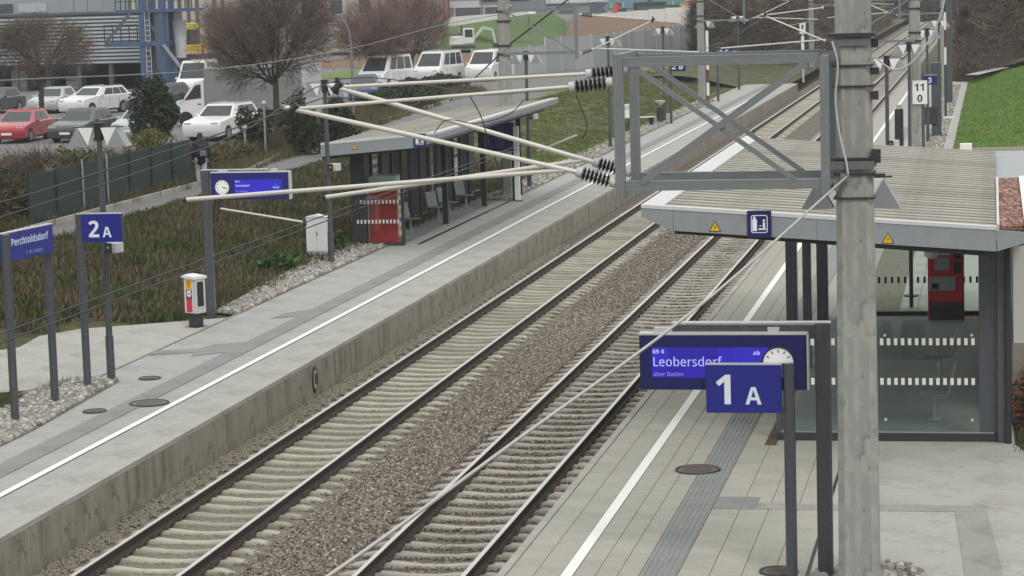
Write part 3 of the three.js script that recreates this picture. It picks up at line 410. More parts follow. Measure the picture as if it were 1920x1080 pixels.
for (const [x, z, txt, l, p] of [[-16.6, -126.6, '2 B', 'small far blue sign reading 2 B behind the steel frame', 1], [-16.6, -149, '2 C', 'tiny far blue sign by the white pole and brown thicket', 1], [-2.9, -103, '3', 'small far blue sign reading 3 beside the kilometre board', 1]]) { const t = thing('sector_sign', l, 'sign', [x, 0.55, z]); mesh('post', cyl(0.075, 0.075, 3.3, 0, 0, 0, 10), M.steel, t); const sm = txt === '3' ? 0.72 : 1; plate(t, 0.85 * sm, 0.55 * sm, 0.07, 0.4 * sm, 3.0, 0.02, (c, w, h) => { c.fillStyle = SBd; c.fillRect(0, 0, w, h); c.fillStyle = '#dfe6f2'; c.textAlign = 'center'; c.font = `bold ${h * 0.8 | 0}px sans-serif`; c.fillText(txt, w / 2, h * 0.8); }); }
// departure boards
function clockFace(c, cx, cy, r, hh, mm) { c.fillStyle = '#f4f6f5'; c.beginPath(); c.arc(cx, cy, r, 0, 7); c.fill(); c.strokeStyle = '#22262c'; for (let i = 0; i < 12; i++) { const a = i * Math.PI / 6; c.lineWidth = r * 0.07; c.beginPath(); c.moveTo(cx + Math.sin(a) * r * 0.9, cy - Math.cos(a) * r * 0.9); c.lineTo(cx + Math.sin(a) * r * 0.7, cy - Math.cos(a) * r * 0.7); c.stroke(); } for (const [a, l, w] of [[(hh % 12 + mm / 60) * Math.PI / 6, 0.5, 0.1], [mm * Math.PI / 30, 0.78, 0.075]]) { c.lineWidth = r * w; c.beginPath(); c.moveTo(cx, cy); c.lineTo(cx + Math.sin(a) * r * l, cy - Math.cos(a) * r * l); c.stroke(); } }
function board(label, pos, ry, w, h, s, armX, screen, lit, clock) {
  const t = thing('departure_board', label, 'departure board', pos, ry); const H = s.top;
  mesh('post', rbox(0.19, H + 0.1, 0.14, 0.02, 0, H / 2 - 0.05, 0), M.steel, t);
  mesh('arm', [span(s.dir * 0.096, armX, H - 0.19, H - 0.02, -0.06, 0.06)], M.steel, t); mesh('arm_cap', [span(-s.dir * 0.1, armX, H + 0.002, H + 0.016, -0.075, 0.075)], M.lightGrey, t);
  const x = s.bx, y = s.by, b = mesh('case', rbox(w, h, 0.2, 0.015), M.blueDk, t); b.position.set(x, y, 0.12);
  mesh('case_trim', [box(w + 0.012, 0.022, 0.21, 0, h / 2 + 0.008, 0), box(0.02, h, 0.21, w / 2 + 0.008, 0, 0)], M.lightGrey, b); mesh('hanger', [box(0.22, 0.06, 0.1, -w * 0.36, h / 2 + 0.045, -0.03), box(0.14, 0.06, 0.1, w * 0.3, h / 2 + 0.045, -0.03)], M.lightGrey, b);
  const [g, m, tx] = printPanel(w - 0.04, h - 0.04, 640, screen); const p = mesh('face_print', g, m, b); p.position.z = 0.1035;
  const [lw, lh, lx, ly] = lit.box, [g2, m2, t2] = printPanel(lw, lh, 512, lit.draw); m2.emissiveMap = t2; m2.emissive = new THREE.Color(1, 1, 1); m2.emissiveIntensity = 0.32; const q = mesh('display', g2, m2, b); q.position.set(lx, ly, 0.1065);
  const [g3, m3] = printPanel(clock[2] * 2, clock[2] * 2, 128, (c, W) => { clockFace(c, W / 2, W / 2, W * 0.5, 15, 18); }); const cg = new THREE.CircleGeometry(clock[2], 40); const k = mesh('clock', cg, m3, b); k.position.set(clock[0], clock[1], 0.11); mesh('clock_rim', new THREE.TorusGeometry(clock[2] + 0.012, 0.012, 6, 40), M.blueDk, k);
  return t;
}
board('large blue departure board showing Leobersdorf, half hidden by the 1 A sign', [-2.08, 0.55, -29.72], 0, 2.07, 0.69, { top: 3.18, dir: -1, bx: -1.215, by: 2.72 }, -1.86,
  (c, w, h) => { c.fillStyle = '#15195c'; c.fillRect(0, 0, w, h); },
  { box: [1.44, 0.38, -0.16, 0.0], draw: (c, w, h) => { const R = rng(4); for (let i = 0; i < 7; i++) for (let j = 0; j < 2; j++) { const k = R() * 16; c.fillStyle = `rgb(${34 + k},${24 + k},${150 + k * 2})`; c.fillRect(i * w / 7, j * h / 2, w / 7 + 1, h / 2 + 1); } c.fillStyle = '#b9bdf2'; c.font = 'bold 27px sans-serif'; c.fillText('69 4', 4, 28); c.fillText('├→', 385, 34); c.fillText('ab', 446, 34); c.font = '56px sans-serif'; c.fillText('Leobersdorf', 2, 84); c.font = '26px sans-serif'; c.fillStyle = '#8f92de'; c.fillText('über Baden', 4, 128); } }, [0.685, -0.005, 0.185]);
board('smaller blue departure board with round clock, left platform by the ticket validator', [-17.83, 0.55, -53.4], 0, 1.86, 0.62, { top: 3.4, dir: 1, bx: 1.12, by: 3.04 }, 1.5,
  (c, w, h) => { c.fillStyle = '#191e72'; c.fillRect(0, 0, w, h); },
  { box: [1.12, 0.34, 0.2, -0.02], draw: (c, w, h) => { c.fillStyle = '#2a25b4'; c.fillRect(0, 0, w, h); c.fillStyle = '#b9bdf2'; c.font = 'bold 26px sans-serif'; c.fillText('69 4', 6, 28); c.font = 'bold 30px sans-serif'; c.fillText('Floridsdorf', 6, 74); c.fillText('14:55', 410, 96); c.font = '22px sans-serif'; c.fillStyle = '#8f92de'; c.fillText('über Meidling', 6, 128); c.fillText('ab', 430, 58); } }, [-0.66, -0.02, 0.165]);

// ---------------------------------------------------------------- ticket validator, cabinet
{ const t = thing('ticket_validator', 'white and grey ticket validator with orange and red print on dark foot', 'ticket validator', [-17.64, 0.55, -51.7], -0.5);
  mesh('foot', [span(-0.13, 0.13, 0, 0.32, -0.1, 0.1), span(-0.2, 0.2, -0.01, 0.012, -0.18, 0.18)], M.steelDk, t); mesh('housing', rbox(0.4, 0.8, 0.3, 0.02, 0, 0.72, 0), M.lightGrey, t); mesh('hood', prism([[-0.22, 1.13], [-0.22, 1.19], [0.22, 1.16], [0.22, 1.1]], -0.18, 0.2), M.whitePaint, t); mesh('side_slot', box(0.01, 0.55, 0.18, 0.204, 0.76, 0.02), M.black, t);
  const [g, m] = printPanel(0.26, 0.74, 96, (c, w, h) => { c.fillStyle = '#d9d7d2'; c.fillRect(0, 0, w, h); c.fillStyle = '#c63a52'; c.fillRect(12, h * 0.6, w - 24, h * 0.4); c.fillStyle = '#6f2d58'; c.fillRect(12, h * 0.3, w - 24, h * 0.3); c.fillStyle = '#b3223c'; c.fillRect(w / 2 - 4, h * 0.62, 8, h * 0.36); c.fillStyle = '#e0a31e'; c.fillRect(12, h * 0.02, w - 24, h * 0.27); c.strokeStyle = '#6b4a10'; c.lineWidth = 5; c.beginPath(); c.arc(w / 2, h * 0.1, 14, 0, 7); c.stroke(); c.beginPath(); c.moveTo(w / 2, h * 0.14); c.lineTo(w / 2, h * 0.26); c.stroke(); c.fillStyle = '#f0efec'; c.beginPath(); c.arc(w / 2, h * 0.44, 26, 0, 7); c.fill(); c.fillStyle = '#2b2b2b'; c.fillRect(w / 2 - 12, h * 0.42, 24, 12); c.strokeStyle = '#f0efec'; c.lineWidth = 8; c.beginPath(); c.arc(w / 2, h * 0.3, 18, 0, 3.14); c.stroke(); }); const p = mesh('front_print', g, m, t); p.position.set(-0.03, 0.72, 0.153); }
{ const t = thing('switch_cabinet', 'white electric cabinet standing in the grass beside the lamp post', 'cabinet', [-18.66, 0.45, -65.5], 0.1); mesh('housing', rbox(0.58, 0.98, 0.38, 0.015, 0, 0.75, 0), M.whitePaint, t); mesh('plinth', span(-0.27, 0.27, -0.05, 0.26, -0.17, 0.17), M.lightGrey, t); mesh('lid', prism([[-0.31, 1.24], [0, 1.31], [0.31, 1.24]], -0.22, 0.22), M.whitePaint, t); for (const x of [-0.145, 0.145]) mesh('door', box(0.275, 0.9, 0.012, x, 0.75, 0.194), M.whitePaint, t); mesh('latch', box(0.02, 0.1, 0.02, 0.02, 0.78, 0.208), M.steelDk, t); }

// ---------------------------------------------------------------- platform shelters
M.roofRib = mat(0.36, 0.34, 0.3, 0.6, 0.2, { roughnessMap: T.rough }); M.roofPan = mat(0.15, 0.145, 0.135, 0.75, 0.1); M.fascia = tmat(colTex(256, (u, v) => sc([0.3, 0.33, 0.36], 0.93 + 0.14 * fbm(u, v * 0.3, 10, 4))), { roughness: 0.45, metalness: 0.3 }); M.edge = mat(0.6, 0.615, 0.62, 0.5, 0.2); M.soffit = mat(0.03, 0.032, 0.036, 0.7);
const warnPrint = (c, w, h) => { c.fillStyle = '#7a7d80'; c.fillRect(0, 0, w, h); c.fillStyle = '#20201c'; c.beginPath(); c.moveTo(w / 2, 0); c.lineTo(w, h); c.lineTo(0, h); c.fill(); c.fillStyle = '#e2b417'; c.beginPath(); c.moveTo(w / 2, h * 0.12); c.lineTo(w * 0.9, h * 0.94); c.lineTo(w * 0.1, h * 0.94); c.fill(); c.fillStyle = '#20201c'; c.beginPath(); c.moveTo(w * 0.56, h * 0.36); c.lineTo(w * 0.42, h * 0.64); c.lineTo(w * 0.5, h * 0.64); c.lineTo(w * 0.44, h * 0.88); c.lineTo(w * 0.6, h * 0.56); c.lineTo(w * 0.52, h * 0.56); c.fill(); };
function warn(parent, x, y, z, s) { // triangular warning plate
  const g = new THREE.BufferGeometry(); g.setAttribute('position', new THREE.Float32BufferAttribute([-s / 2, 0, 0, s / 2, 0, 0, 0, s * 0.9, 0], 3)); g.setAttribute('uv', new THREE.Float32BufferAttribute([0, 0, 1, 0, 0.5, 1], 2)); g.computeVertexNormals();
  const [, m] = printPanel(1, 0.9, 128, warnPrint); const q = mesh('warning_sign', g, m, parent); q.position.set(x, y, z);
}
const waitPrint = (c, w, h) => { c.fillStyle = '#1b1a56'; c.fillRect(0, 0, w, h); c.strokeStyle = '#e8eaf2'; c.lineWidth = w * 0.035; c.beginPath(); c.roundRect ? c.roundRect(w * 0.16, h * 0.16, w * 0.68, h * 0.66, w * 0.08) : c.rect(w * 0.16, h * 0.16, w * 0.68, h * 0.66); c.stroke(); c.fillStyle = '#e8eaf2'; c.fillRect(w * 0.2, h * 0.3, w * 0.2, h * 0.46); c.beginPath(); c.arc(w * 0.29, h * 0.25, w * 0.06, 0, 7); c.fill(); c.fillRect(w * 0.46, h * 0.66, w * 0.34, h * 0.06); c.beginPath(); c.arc(w * 0.7, h * 0.36, w * 0.055, 0, 7); c.fill(); c.fillRect(w * 0.65, h * 0.43, w * 0.1, h * 0.22); c.fillRect(w * 0.5, h * 0.55, w * 0.12, h * 0.03); };
const ribT = rep(T.conc, 1.3), ribMats = [0.88, 0.97, 1.03, 1.1].map(k => new THREE.MeshStandardMaterial({ map: ribT, color: new THREE.Color(k * 0.92, k * 0.9, k * 0.86), roughness: 0.7, metalness: 0.1 }));
function roofY(x, xe, ye, s) { return ye - 0.074 * Math.abs(x - xe); }
function shelterRoof(t, s, xe, ye, xi, z0, z1) { // s: +1 roof falls towards +x from the track edge xe, -1 towards -x
  const RR = rng(xe * 10 | 0), Y = x => roofY(x, xe, ye), X = d => xe + s * d, W = Math.abs(xi - xe);
  const r = mesh('roof', prism([[xe, Y(xe) - 0.05], [xi, Y(xi) - 0.05], [xi, Y(xi) - 0.16], [xe, Y(xe) - 0.12]].sort(() => 0), z1, z0 - 0.02), M.roofPan, t);
  mesh('soffit', prism([[X(0.5), Y(X(0.5)) - 0.17], [xi, Y(xi) - 0.17], [xi, Y(xi) - 0.44], [X(0.5), Y(X(0.5)) - 0.4]], z1 + 0.05, z0 - 0.12), M.soffit, t);
  const a = X(0.34), rib = uvm(prism([[a, Y(a) - 0.045], [xi, Y(xi) - 0.045], [xi, Y(xi) + 0.012], [a, Y(a) + 0.012]], -0.12, 0.12)); 
  for (let z = z0 - 0.42; z > z1 + 0.2; z -= 0.46) { const m = mesh('roof_rib', rib, ribMats[Math.floor(RR() * 4)], r); m.position.z = z; }
  mesh('edge_flashing', [prism([[xe, Y(xe) - 0.04], [X(0.33), Y(X(0.33)) - 0.04], [X(0.33), Y(X(0.33)) + 0.03], [xe, Y(xe) + 0.03]], z1, z0 - 0.16), ], M.edge, t);
  mesh('front_flashing', prism([[xe, Y(xe) - 0.02], [xi, Y(xi) - 0.02], [xi, Y(xi) + 0.035], [xe, Y(xe) + 0.035]], z0 - 0.155, z0 + 0.012), M.edge, t);
  // fascia of separate panels, tapering at the track tip
  const cuts = [0.5, W * 0.5, W - 0.005]; const B = x => Y(x) - 0.345;
  mesh('fascia_panel', prism([[xe, Y(xe) - 0.025], [X(0.497), Y(X(0.497)) - 0.025], [X(0.497), B(X(0.497))], [xe, Y(xe) - 0.16]], z0 - 0.06, z0), M.fascia, t);
  for (let i = 0; i < 2; i++) mesh('fascia_panel', prism([[X(cuts[i] + 0.003), Y(X(cuts[i])) - 0.025], [X(cuts[i + 1]), Y(X(cuts[i + 1])) - 0.025], [X(cuts[i + 1]), B(X(cuts[i + 1]))], [X(cuts[i] + 0.003), B(X(cuts[i]))]], z0 - 0.06, z0), M.fascia, t);
  for (let k = 0; k < 4; k++) { const za = lerp(z0 - 0.065, z1, k / 4), zb = lerp(z0 - 0.065, z1, (k + 1) / 4); mesh('fascia_panel', span(xe - s * 0.004, xe + s * 0.05, Y(xe) - 0.16, Y(xe) - 0.022, zb + 0.004, za), M.fascia, t); mesh('underside_panel', (() => { const g = prism([[xe + s * 0.05, Y(xe) - 0.162], [X(0.52), B(X(0.5))], [X(0.52), B(X(0.5)) + 0.03], [xe + s * 0.05, Y(xe) - 0.14]], zb + 0.004, za); return g; })(), M.fascia, t); }
}
function glassPane(t, axis, a0, a1, c, y0, y1, rows, bar = M.white, step = 0.11, pw = 0.055, ph = 0.11) { // pane with rows of small bars; axis 'x' spans x at z=c, 'z' spans z at x=c
  const p = mesh('glass_pane', axis === 'x' ? span(a0, a1, y0, y1, c - 0.006, c + 0.006) : span(c - 0.006, c + 0.006, y0, y1, a0, a1), M.glass, t);
  for (const y of rows) for (let a = Math.min(a0, a1) + 0.04; a < Math.max(a0, a1) - pw; a += step) mesh('glass_marking', axis === 'x' ? span(a, a + pw, y, y + ph, c + 0.008, c + 0.011) : span(c + 0.008, c + 0.011, y, y + ph, a, a + pw), bar, p);
  return p;
}
{ const t = thing('platform_shelter', 'right platform shelter with ribbed roof, grey fascia, glass front and dark pillars', 'shelter');
  shelterRoof(t, 1, -5.4, 4.48, 0.03, -37.35, -53.8);
  mesh('fascia_panel', prism([[0.035, 4.055], [0.7, 4.0], [0.7, 3.93], [0.035, 3.735]], -37.41, -37.35), M.fascia, t);
  warn(t, -4.25, 4.08, -37.344, 0.19); warn(t, -1.6, 3.87, -37.344, 0.19);
  { const [g, m] = printPanel(0.36, 0.4, 128, waitPrint); const b = mesh('waiting_room_sign', box(0.37, 0.42, 0.03, -3.56, 4.19, -37.33), M.blueDk, t), q = mesh('sign_print', g, m, b); q.position.set(-3.56, 4.19, -37.313); }
  mesh('floor', rect(-3.4, 0.12, -53.2, -38.7, 0.566), M.tact, t);  // dark slab floor; part of the roof shade is put into its tone
  mesh('base_frame', span(-3.45, 0.02, 0.555, 0.68, -38.74, -38.62), M.steelDk, t); mesh('base_strip', span(-3.4, -0.02, 0.682, 0.7, -38.72, -38.64), M.aluGrey, t); mesh('rear_base', span(-3.4, 0.0, 0.55, 0.66, -53.2, -53.08), M.steelDk, t);
  glassPane(t, 'x', -3.38, -1.86, -38.66, 0.7, 2.5, [1.46, 2.1]); glassPane(t, 'x', -1.84, -0.26, -38.66, 0.7, 2.5, [1.46, 2.1]); glassPane(t, 'x', -3.38, -0.1, -53.1, 0.66, 2.5, [1.28], M.black, 0.14, 0.05, 0.14);  // rear glass bars coloured black: roof shade painted into the markings
  for (const x of [-1.72, -0.36]) for (const y of [0.9, 2.26]) mesh('glass_bolt', rod(V(x, y, -38.66), V(x, y, -38.63), 0.022, 10), M.edge, t);
  const P = (x, z, w, d, top) => mesh('pillar', span(x - w / 2, x + w / 2, 0.555, top, z - d / 2, z + d / 2), M.steel, t);
  P(-3.43, -38.68, 0.07, 0.1, 2.5); P(-0.1, -38.72, 0.3, 0.1, 3.76); P(0.1, -38.6, 0.12, 0.12, 3.72); P(-4.3, -52.2, 0.24, 0.24, 4.0); P(-3.66, -52.5, 0.24, 0.2, 3.95); P(-3.5, -46, 0.16, 0.16, 3.95); P(-0.1, -53.1, 0.2, 0.1, 3.7);
  mesh('downpipe', [cyl(0.05, 0.05, 3.1, 0.2, 0.56, -38.5), rod(V(0.2, 3.66, -38.5), V(0.32, 3.84, -38.0), 0.05)], M.steelDk, t);
  mesh('dome_lamp', [new THREE.SphereGeometry(0.13, 16, 10).scale(1, 0.75, 1).translate(-1.08, 3.12, -42.6), cyl(0.03, 0.03, 0.55, -1.08, 3.2, -42.6, 8)], M.whitePaint, t);
}
{ const t = thing('ticket_machine', 'dark red ticket machine with grey shelf under the right shelter', 'ticket machine', [-1.02, 0.566, -52.3]);
  mesh('cabinet', rbox(0.76, 1.95, 0.5, 0.02, 0, 0.98, 0), M.red, t); mesh('lower_panel', span(-0.365, 0.365, 0.02, 0.44, 0.25, 0.262), mat(0.07, 0.055, 0.045, 0.6), t); mesh('red_band', span(-0.37, 0.37, 0.45, 0.66, 0.25, 0.266), M.red, t); mesh('shelf', span(-0.35, 0.2, 0.68, 0.98, 0.25, 0.28), M.aluGrey, t); mesh('payout_slot', span(-0.3, -0.15, 0.72, 0.84, 0.281, 0.29), M.black, t);
  mesh('screen', span(-0.24, 0.08, 1.12, 1.4, 0.25, 0.27), mat(0.28, 0.3, 0.34, 0.2), t); mesh('screen_trim', span(-0.2, 0.1, 1.44, 1.48, 0.25, 0.272), M.lightGrey, t); mesh('keypad', span(0.16, 0.32, 1.05, 1.3, 0.25, 0.27), M.steelDk, t); mesh('coin_panel', span(0.17, 0.32, 1.36, 1.6, 0.25, 0.266), M.black, t); }
function steelChair(pos, turn, label) { const t = thing('steel_chair', label, 'chair', pos, turn); mesh('seat_plate', rbox(0.5, 0.03, 0.46, 0.012, 0, 0.45, 0), M.galv, t); mesh('backrest', rbox(0.5, 0.5, 0.03, 0.012, 0, 0.25, 0).rotateX(-0.22).translate(0, 0.45, -0.22), M.galv, t); mesh('foot_post', [cyl(0.035, 0.035, 0.43, 0, 0, 0), cyl(0.12, 0.12, 0.02, 0, 0, 0)], M.aluGrey, t); mesh('bracket', span(-0.03, 0.03, 0.4, 0.434, -0.22, 0.2), M.steelDk, t); return t; }
steelChair([-0.98, 0.57, -40.4], -Math.PI / 2, 'nearest grey steel chair behind the glass front of the right shelter'); steelChair([-1.0, 0.57, -44.6], -Math.PI / 2, 'second grey steel chair behind the upper row of glass markings');
{ const t = thing('display_monitor', 'dark grey monitor hanging under the right shelter roof by the two pillars', 'monitor', [-3.9, 3.0, -49.5], 0.5); mesh('case', rbox(0.36, 0.62, 0.14, 0.02, 0, 0, 0), M.aluGrey, t); mesh('hanger', [span(-0.04, 0.04, 0.3, 0.95, -0.04, 0.04)], M.steelDk, t); mesh('dark_screen', span(-0.3, -0.181, -0.1, 0.4, -0.1, 0.05), M.black, t); }
{ const t = thing('barrier_post', 'thin black post with a round plate behind the right shelter', 'post', [-1.83, 0.556, -54.5]); mesh('pole', cyl(0.045, 0.045, 2.9), M.black, t); mesh('round_plate', cyl(0.17, 0.17, 0.03, 0, 0.25, 0, 20), M.black, t); }
{ const t = thing('station_building', 'white walled low station building right of the shelter with a gravel roof', 'building'); // its front corner shows at the right edge
  mesh('wall', span(0.3, 5, 0.3, 3.72, -53, -40.5), mat(0.6, 0.6, 0.58, 0.9, 0, { bumpMap: T.grain, bumpScale: 0.004 }), t); mesh('plinth', span(0.285, 5.1, 0.3, 1.86, -53, -40.44), mat(0.3, 0.27, 0.23, 0.95), t);
  mesh('roof', span(-0.0, 6, 3.76, 3.98, -54.5, -46.4), M.aluGrey, t); mesh('gravel_roof', span(0.075, 0.44, 3.8, 4.05, -46.38, -37.55), tmat(T.ballast, { color: new THREE.Color(1.35, 0.95, 0.85), bumpMap: T.ballastB, bumpScale: 0.03 }), t); mesh('parapet', [span(0.45, 0.56, 3.76, 4.14, -46.38, -37.5)], M.whitePaint, t); mesh('parapet_cap', span(0.035, 0.075, 3.78, 4.13, -46.38, -37.55), M.edge, t); mesh('rear_cap', span(0.076, 0.449, 3.9, 4.12, -46.41, -46.38), M.edge, t); }
stones('roof_stones', 'reddish brown stones in the gravel tray on the roof', [[0.09, -37.7], [0.43, -37.7], [0.43, -46.2], [0.09, -46.2]], 1100, 0.03, 0.065, [[0.3, 0.16, 0.12], [0.22, 0.12, 0.09], [0.36, 0.24, 0.2], [0.16, 0.1, 0.085]], 21, 4.06);
{ const t = thing('concrete_block', 'white concrete block at the end of the lawn kerb behind the right shelter roof', 'concrete block', [-1.15, 0.5, -103.3]); mesh('block', rbox(0.5, 0.4, 0.5, 0.02, 0, 0.15, 0), M.white, t); mesh('edge_kerb', span(0.26, 9, 0, 0.16, -0.1, 0.1), M.conc, t); }

{ const t = thing('platform_shelter', 'left platform shelter with grey tilted roof, glass end and dark rear wall', 'shelter');
  shelterRoof(t, -1, -15.38, 3.9, -18.75, -66.5, -86.2);
  { const [g, m] = printPanel(0.34, 0.36, 96, waitPrint); const b = mesh('waiting_room_sign', box(0.36, 0.38, 0.03, -15.85, 3.72, -66.48), M.blueDk, t), q = mesh('sign_print', g, m, b); q.position.set(-15.85, 3.72, -66.463); }
  warn(t, -17.75, 3.5, -66.49, 0.18);
  mesh('base_frame', span(-18.4, -16.88, 0.555, 0.64, -68.42, -68.3), M.steelDk, t); glassPane(t, 'x', -18.3, -16.95, -68.36, 0.66, 2.6, [1.2, 1.78]);
  const P = (x, z, w = 0.14, top = 3.4, d = w) => mesh('pillar', span(x - w / 2, x + w / 2, 0.555, top, z - d / 2, z + d / 2), M.steelDk, t);
  P(-16.88, -68.36, 0.09, 2.65); P(-18.2, -68.4, 0.42, 3.32, 0.1); P(-17.0, -74.5, 0.16, 3.42); P(-17.0, -80.5, 0.16, 3.42); P(-16.6, -84.8, 0.16, 3.42);
  for (let i = 0; i < 13; i++) { const z = -69.2 - i * 1.25; P(-18.35, z, 0.12, 3.25); if (i % 3 !== 1) mesh('rear_panel', span(-18.38, -18.34, i % 2 ? 0.7 : 1.6, 3.2, z - 1.15, z - 0.12), i % 2 ? M.soffit : M.steelDk, t); else mesh('glass_pane', span(-18.37, -18.358, 0.7, 3.2, z - 1.15, z - 0.1), M.glass, t); }
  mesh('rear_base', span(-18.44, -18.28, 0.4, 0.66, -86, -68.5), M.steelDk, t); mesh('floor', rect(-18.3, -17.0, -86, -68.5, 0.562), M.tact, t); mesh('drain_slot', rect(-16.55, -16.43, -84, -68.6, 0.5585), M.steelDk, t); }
{ const t = thing('vending_machine', 'red vending machine standing behind the glass end of the left shelter', 'vending machine', [-17.52, 0.57, -68.95]);
  mesh('cabinet', rbox(0.86, 1.7, 0.8, 0.03, 0, 0.87, 0), M.red, t); mesh('rounded_top', rbox(0.88, 0.3, 0.78, 0.13, 0, 1.86, 0), M.lightGrey, t); mesh('display_front', box(0.03, 1.5, 0.7, 0.445, 0.98, 0), M.whitePaint, t); for (let i = 0; i < 5; i++) mesh('shelf_row', box(0.012, 0.13, 0.6, 0.466, 0.45 + i * 0.25, 0), i % 2 ? M.blue : M.orange, t); mesh('corner_trim', span(-0.445, -0.425, 0.05, 1.8, 0.38, 0.412), M.lightGrey, t); }
for (const [z, l] of [[-71.6, 'nearest grey perforated steel chair in the left shelter'], [-75.4, 'second grey steel chair in the left shelter'], [-77.0, 'third grey steel chair in the left shelter'], [-79.6, 'fourth grey steel chair in the left shelter']]) steelChair([-17.45, 0.565, z], 1.1, l);
{ const t = thing('poster_case', 'dark blue lit poster case at the far end of the left shelter', 'poster case', [-16.95, 0.56, -82.6]); mesh('case', rbox(1.3, 0.95, 0.16, 0.02, 0, 2.2, 0), M.blueDk, t); mesh('leg', span(-0.6, -0.52, 0, 1.74, -0.05, 0.05), M.steelDk, t); mesh('leg', span(0.52, 0.6, 0, 1.74, -0.05, 0.05), M.steelDk, t); for (let i = 0; i < 4; i++) mesh('poster', box(0.27, 0.8, 0.012, -0.45 + i * 0.3, 2.2, 0.086), i % 2 ? M.blue : mat(0.06, 0.07, 0.22, 0.4), t); }
{ const t = thing('marker_post', 'white square post at the far corner of the left shelter', 'post', [-16.2, 0.55, -82.3]); mesh('post', rbox(0.18, 2.6, 0.14, 0.01, 0, 1.3, 0), M.whitePaint, t); mesh('base_plate', box(0.28, 0.03, 0.24, 0, 0.02, 0), M.steelDk, t); }
{ const t = thing('steel_bench', 'white bench and small round table on the slope edge by the 2 B sign', 'bench', [-17.9, 0.56, -124.5], 0.6); mesh('seat', rbox(1.5, 0.06, 0.5, 0.02, 0, 0.46, 0), M.lightGrey, t); mesh('backrest', rbox(0.5, 0.75, 0.05, 0.02, -0.55, 0.8, -0.25), M.whitePaint, t); for (const x of [-0.6, 0.6]) mesh('leg', span(x - 0.04, x + 0.04, 0, 0.44, -0.2, 0.2), M.steelDk, t); }
{ const t = thing('litter_bin', 'dark litter bin with a white conical lid beside the white bench', 'litter bin', [-17.15, 0.56, -126.5]); mesh('bin', cyl(0.18, 0.2, 0.7, 0, 0.15, 0, 14), M.steelDk, t); mesh('lid', cyl(0.05, 0.3, 0.25, 0, 0.95, 0, 14), M.whitePaint, t); mesh('stem', cyl(0.03, 0.03, 0.95), M.steelDk, t); }
{ // C mark on the platform wall
  const [g, m] = printPanel(0.36, 0.52, 64, (c, w, h) => { c.fillStyle = '#5a5349'; c.fillRect(0, 0, w, h); c.fillStyle = '#2c2a28'; c.beginPath(); c.ellipse(w / 2, h / 2, w * 0.46, h * 0.46, 0, 0, 7); c.fill(); c.strokeStyle = '#cfc9bf'; c.lineWidth = 9; c.beginPath(); c.ellipse(w / 2, h / 2, w * 0.28, h * 0.32, 0, 0.75, 5.5); c.stroke(); }); const t = thing('wall_mark', 'dark oval plate with a white C on the platform wall', 'plate', [-13.535, 0.16, -46.9], Math.PI / 2); mesh('plate', new THREE.CylinderGeometry(0.2, 0.2, 0.02, 28).rotateX(Math.PI / 2).scale(0.9, 1.35, 1), M.steelDk, t); const gg = new THREE.CircleGeometry(0.19, 28).scale(0.9, 1.35, 1); const q = mesh('print', gg, m, t); q.position.z = 0.012; }
// far platform furniture
{ const t = thing('red_white_pole', 'red and white banded pole by the far left lamp', 'pole', [-16.3, 0.55, -141]); for (let i = 0; i < 6; i++) mesh('band', cyl(0.085, 0.085, 0.75, 0, i * 0.75, 0, 10), i === 2 || i === 0 ? mat(0.15, 0.05, 0.045, 0.8) : M.white, t); }
{ const t = thing('red_white_pole', 'tall red and white banded pole on the right platform before the bushes', 'pole', [-2.45, 0.55, -128]); for (let i = 0; i < 7; i++) mesh('band', cyl(0.06, 0.06, 0.9, 0, i * 0.9, 0, 10), [M.steelDk, M.steelDk, M.steelDk, M.white, mat(0.15, 0.04, 0.045, 0.8), M.white, M.steelDk][i], t); }
{ const t = thing('display_post', 'wide dark grey display post on the right platform behind the 3 sign', 'post', [-2.55, 0.55, -112]); mesh('post', rbox(0.45, 3.4, 0.3, 0.02, 0, 1.7, 0), M.steel, t); mesh('shelf', box(0.5, 0.06, 0.4, 0.55, 0.9, 0), M.whitePaint, t); mesh('cabinet', rbox(0.8, 0.8, 0.25, 0.02, -0.35, 1.0, 0.1), M.steelDk, t); }
{ const t = thing('display_post', 'taller dark display post farther along the right platform', 'post', [-2.5, 0.55, -141]); mesh('post', rbox(0.4, 6.2, 0.3, 0.02, 0, 3.1, 0), M.steel, t); mesh('cap', box(0.44, 0.05, 0.34, 0, 6.22, 0), M.lightGrey, t); }
{ const t = thing('info_column', 'short dark column on the right platform left of the kilometre board', 'column', [-3.35, 0.55, -88.5]); mesh('column', cyl(0.16, 0.16, 2.6, 0, 0, 0, 14), M.steelDk, t); mesh('cap', cyl(0.1, 0.1, 0.15, 0, 2.6, 0, 12), M.lightGrey, t); }
{ const t = thing('notice_case', 'white notice case behind the kilometre board on the right platform', 'notice case', [-2.45, 0.55, -112]); mesh('panel', rbox(0.45, 1.7, 0.1, 0.02, -0.75, 1.6, -1), M.whitePaint, t); mesh('foot', span(-0.8, -0.7, 0, 0.8, -1.04, -0.96), M.steelDk, t); }
{ const t = thing('signal_board', 'white hectometre board on a post in front of the brown thicket', 'sign', [-13.9, 0.2, -182]); mesh('post', cyl(0.08, 0.08, 3.6), M.lightGrey, t); mesh('board', box(0.45, 0.8, 0.05, 0, 4.0, 0.05), M.white, t); mesh('lower_board', box(0.22, 1.0, 0.05, 0, 2.9, 0.1), M.white, t); mesh('mark', box(0.12, 0.3, 0.01, 0, 4.1, 0.08), M.black, t); }

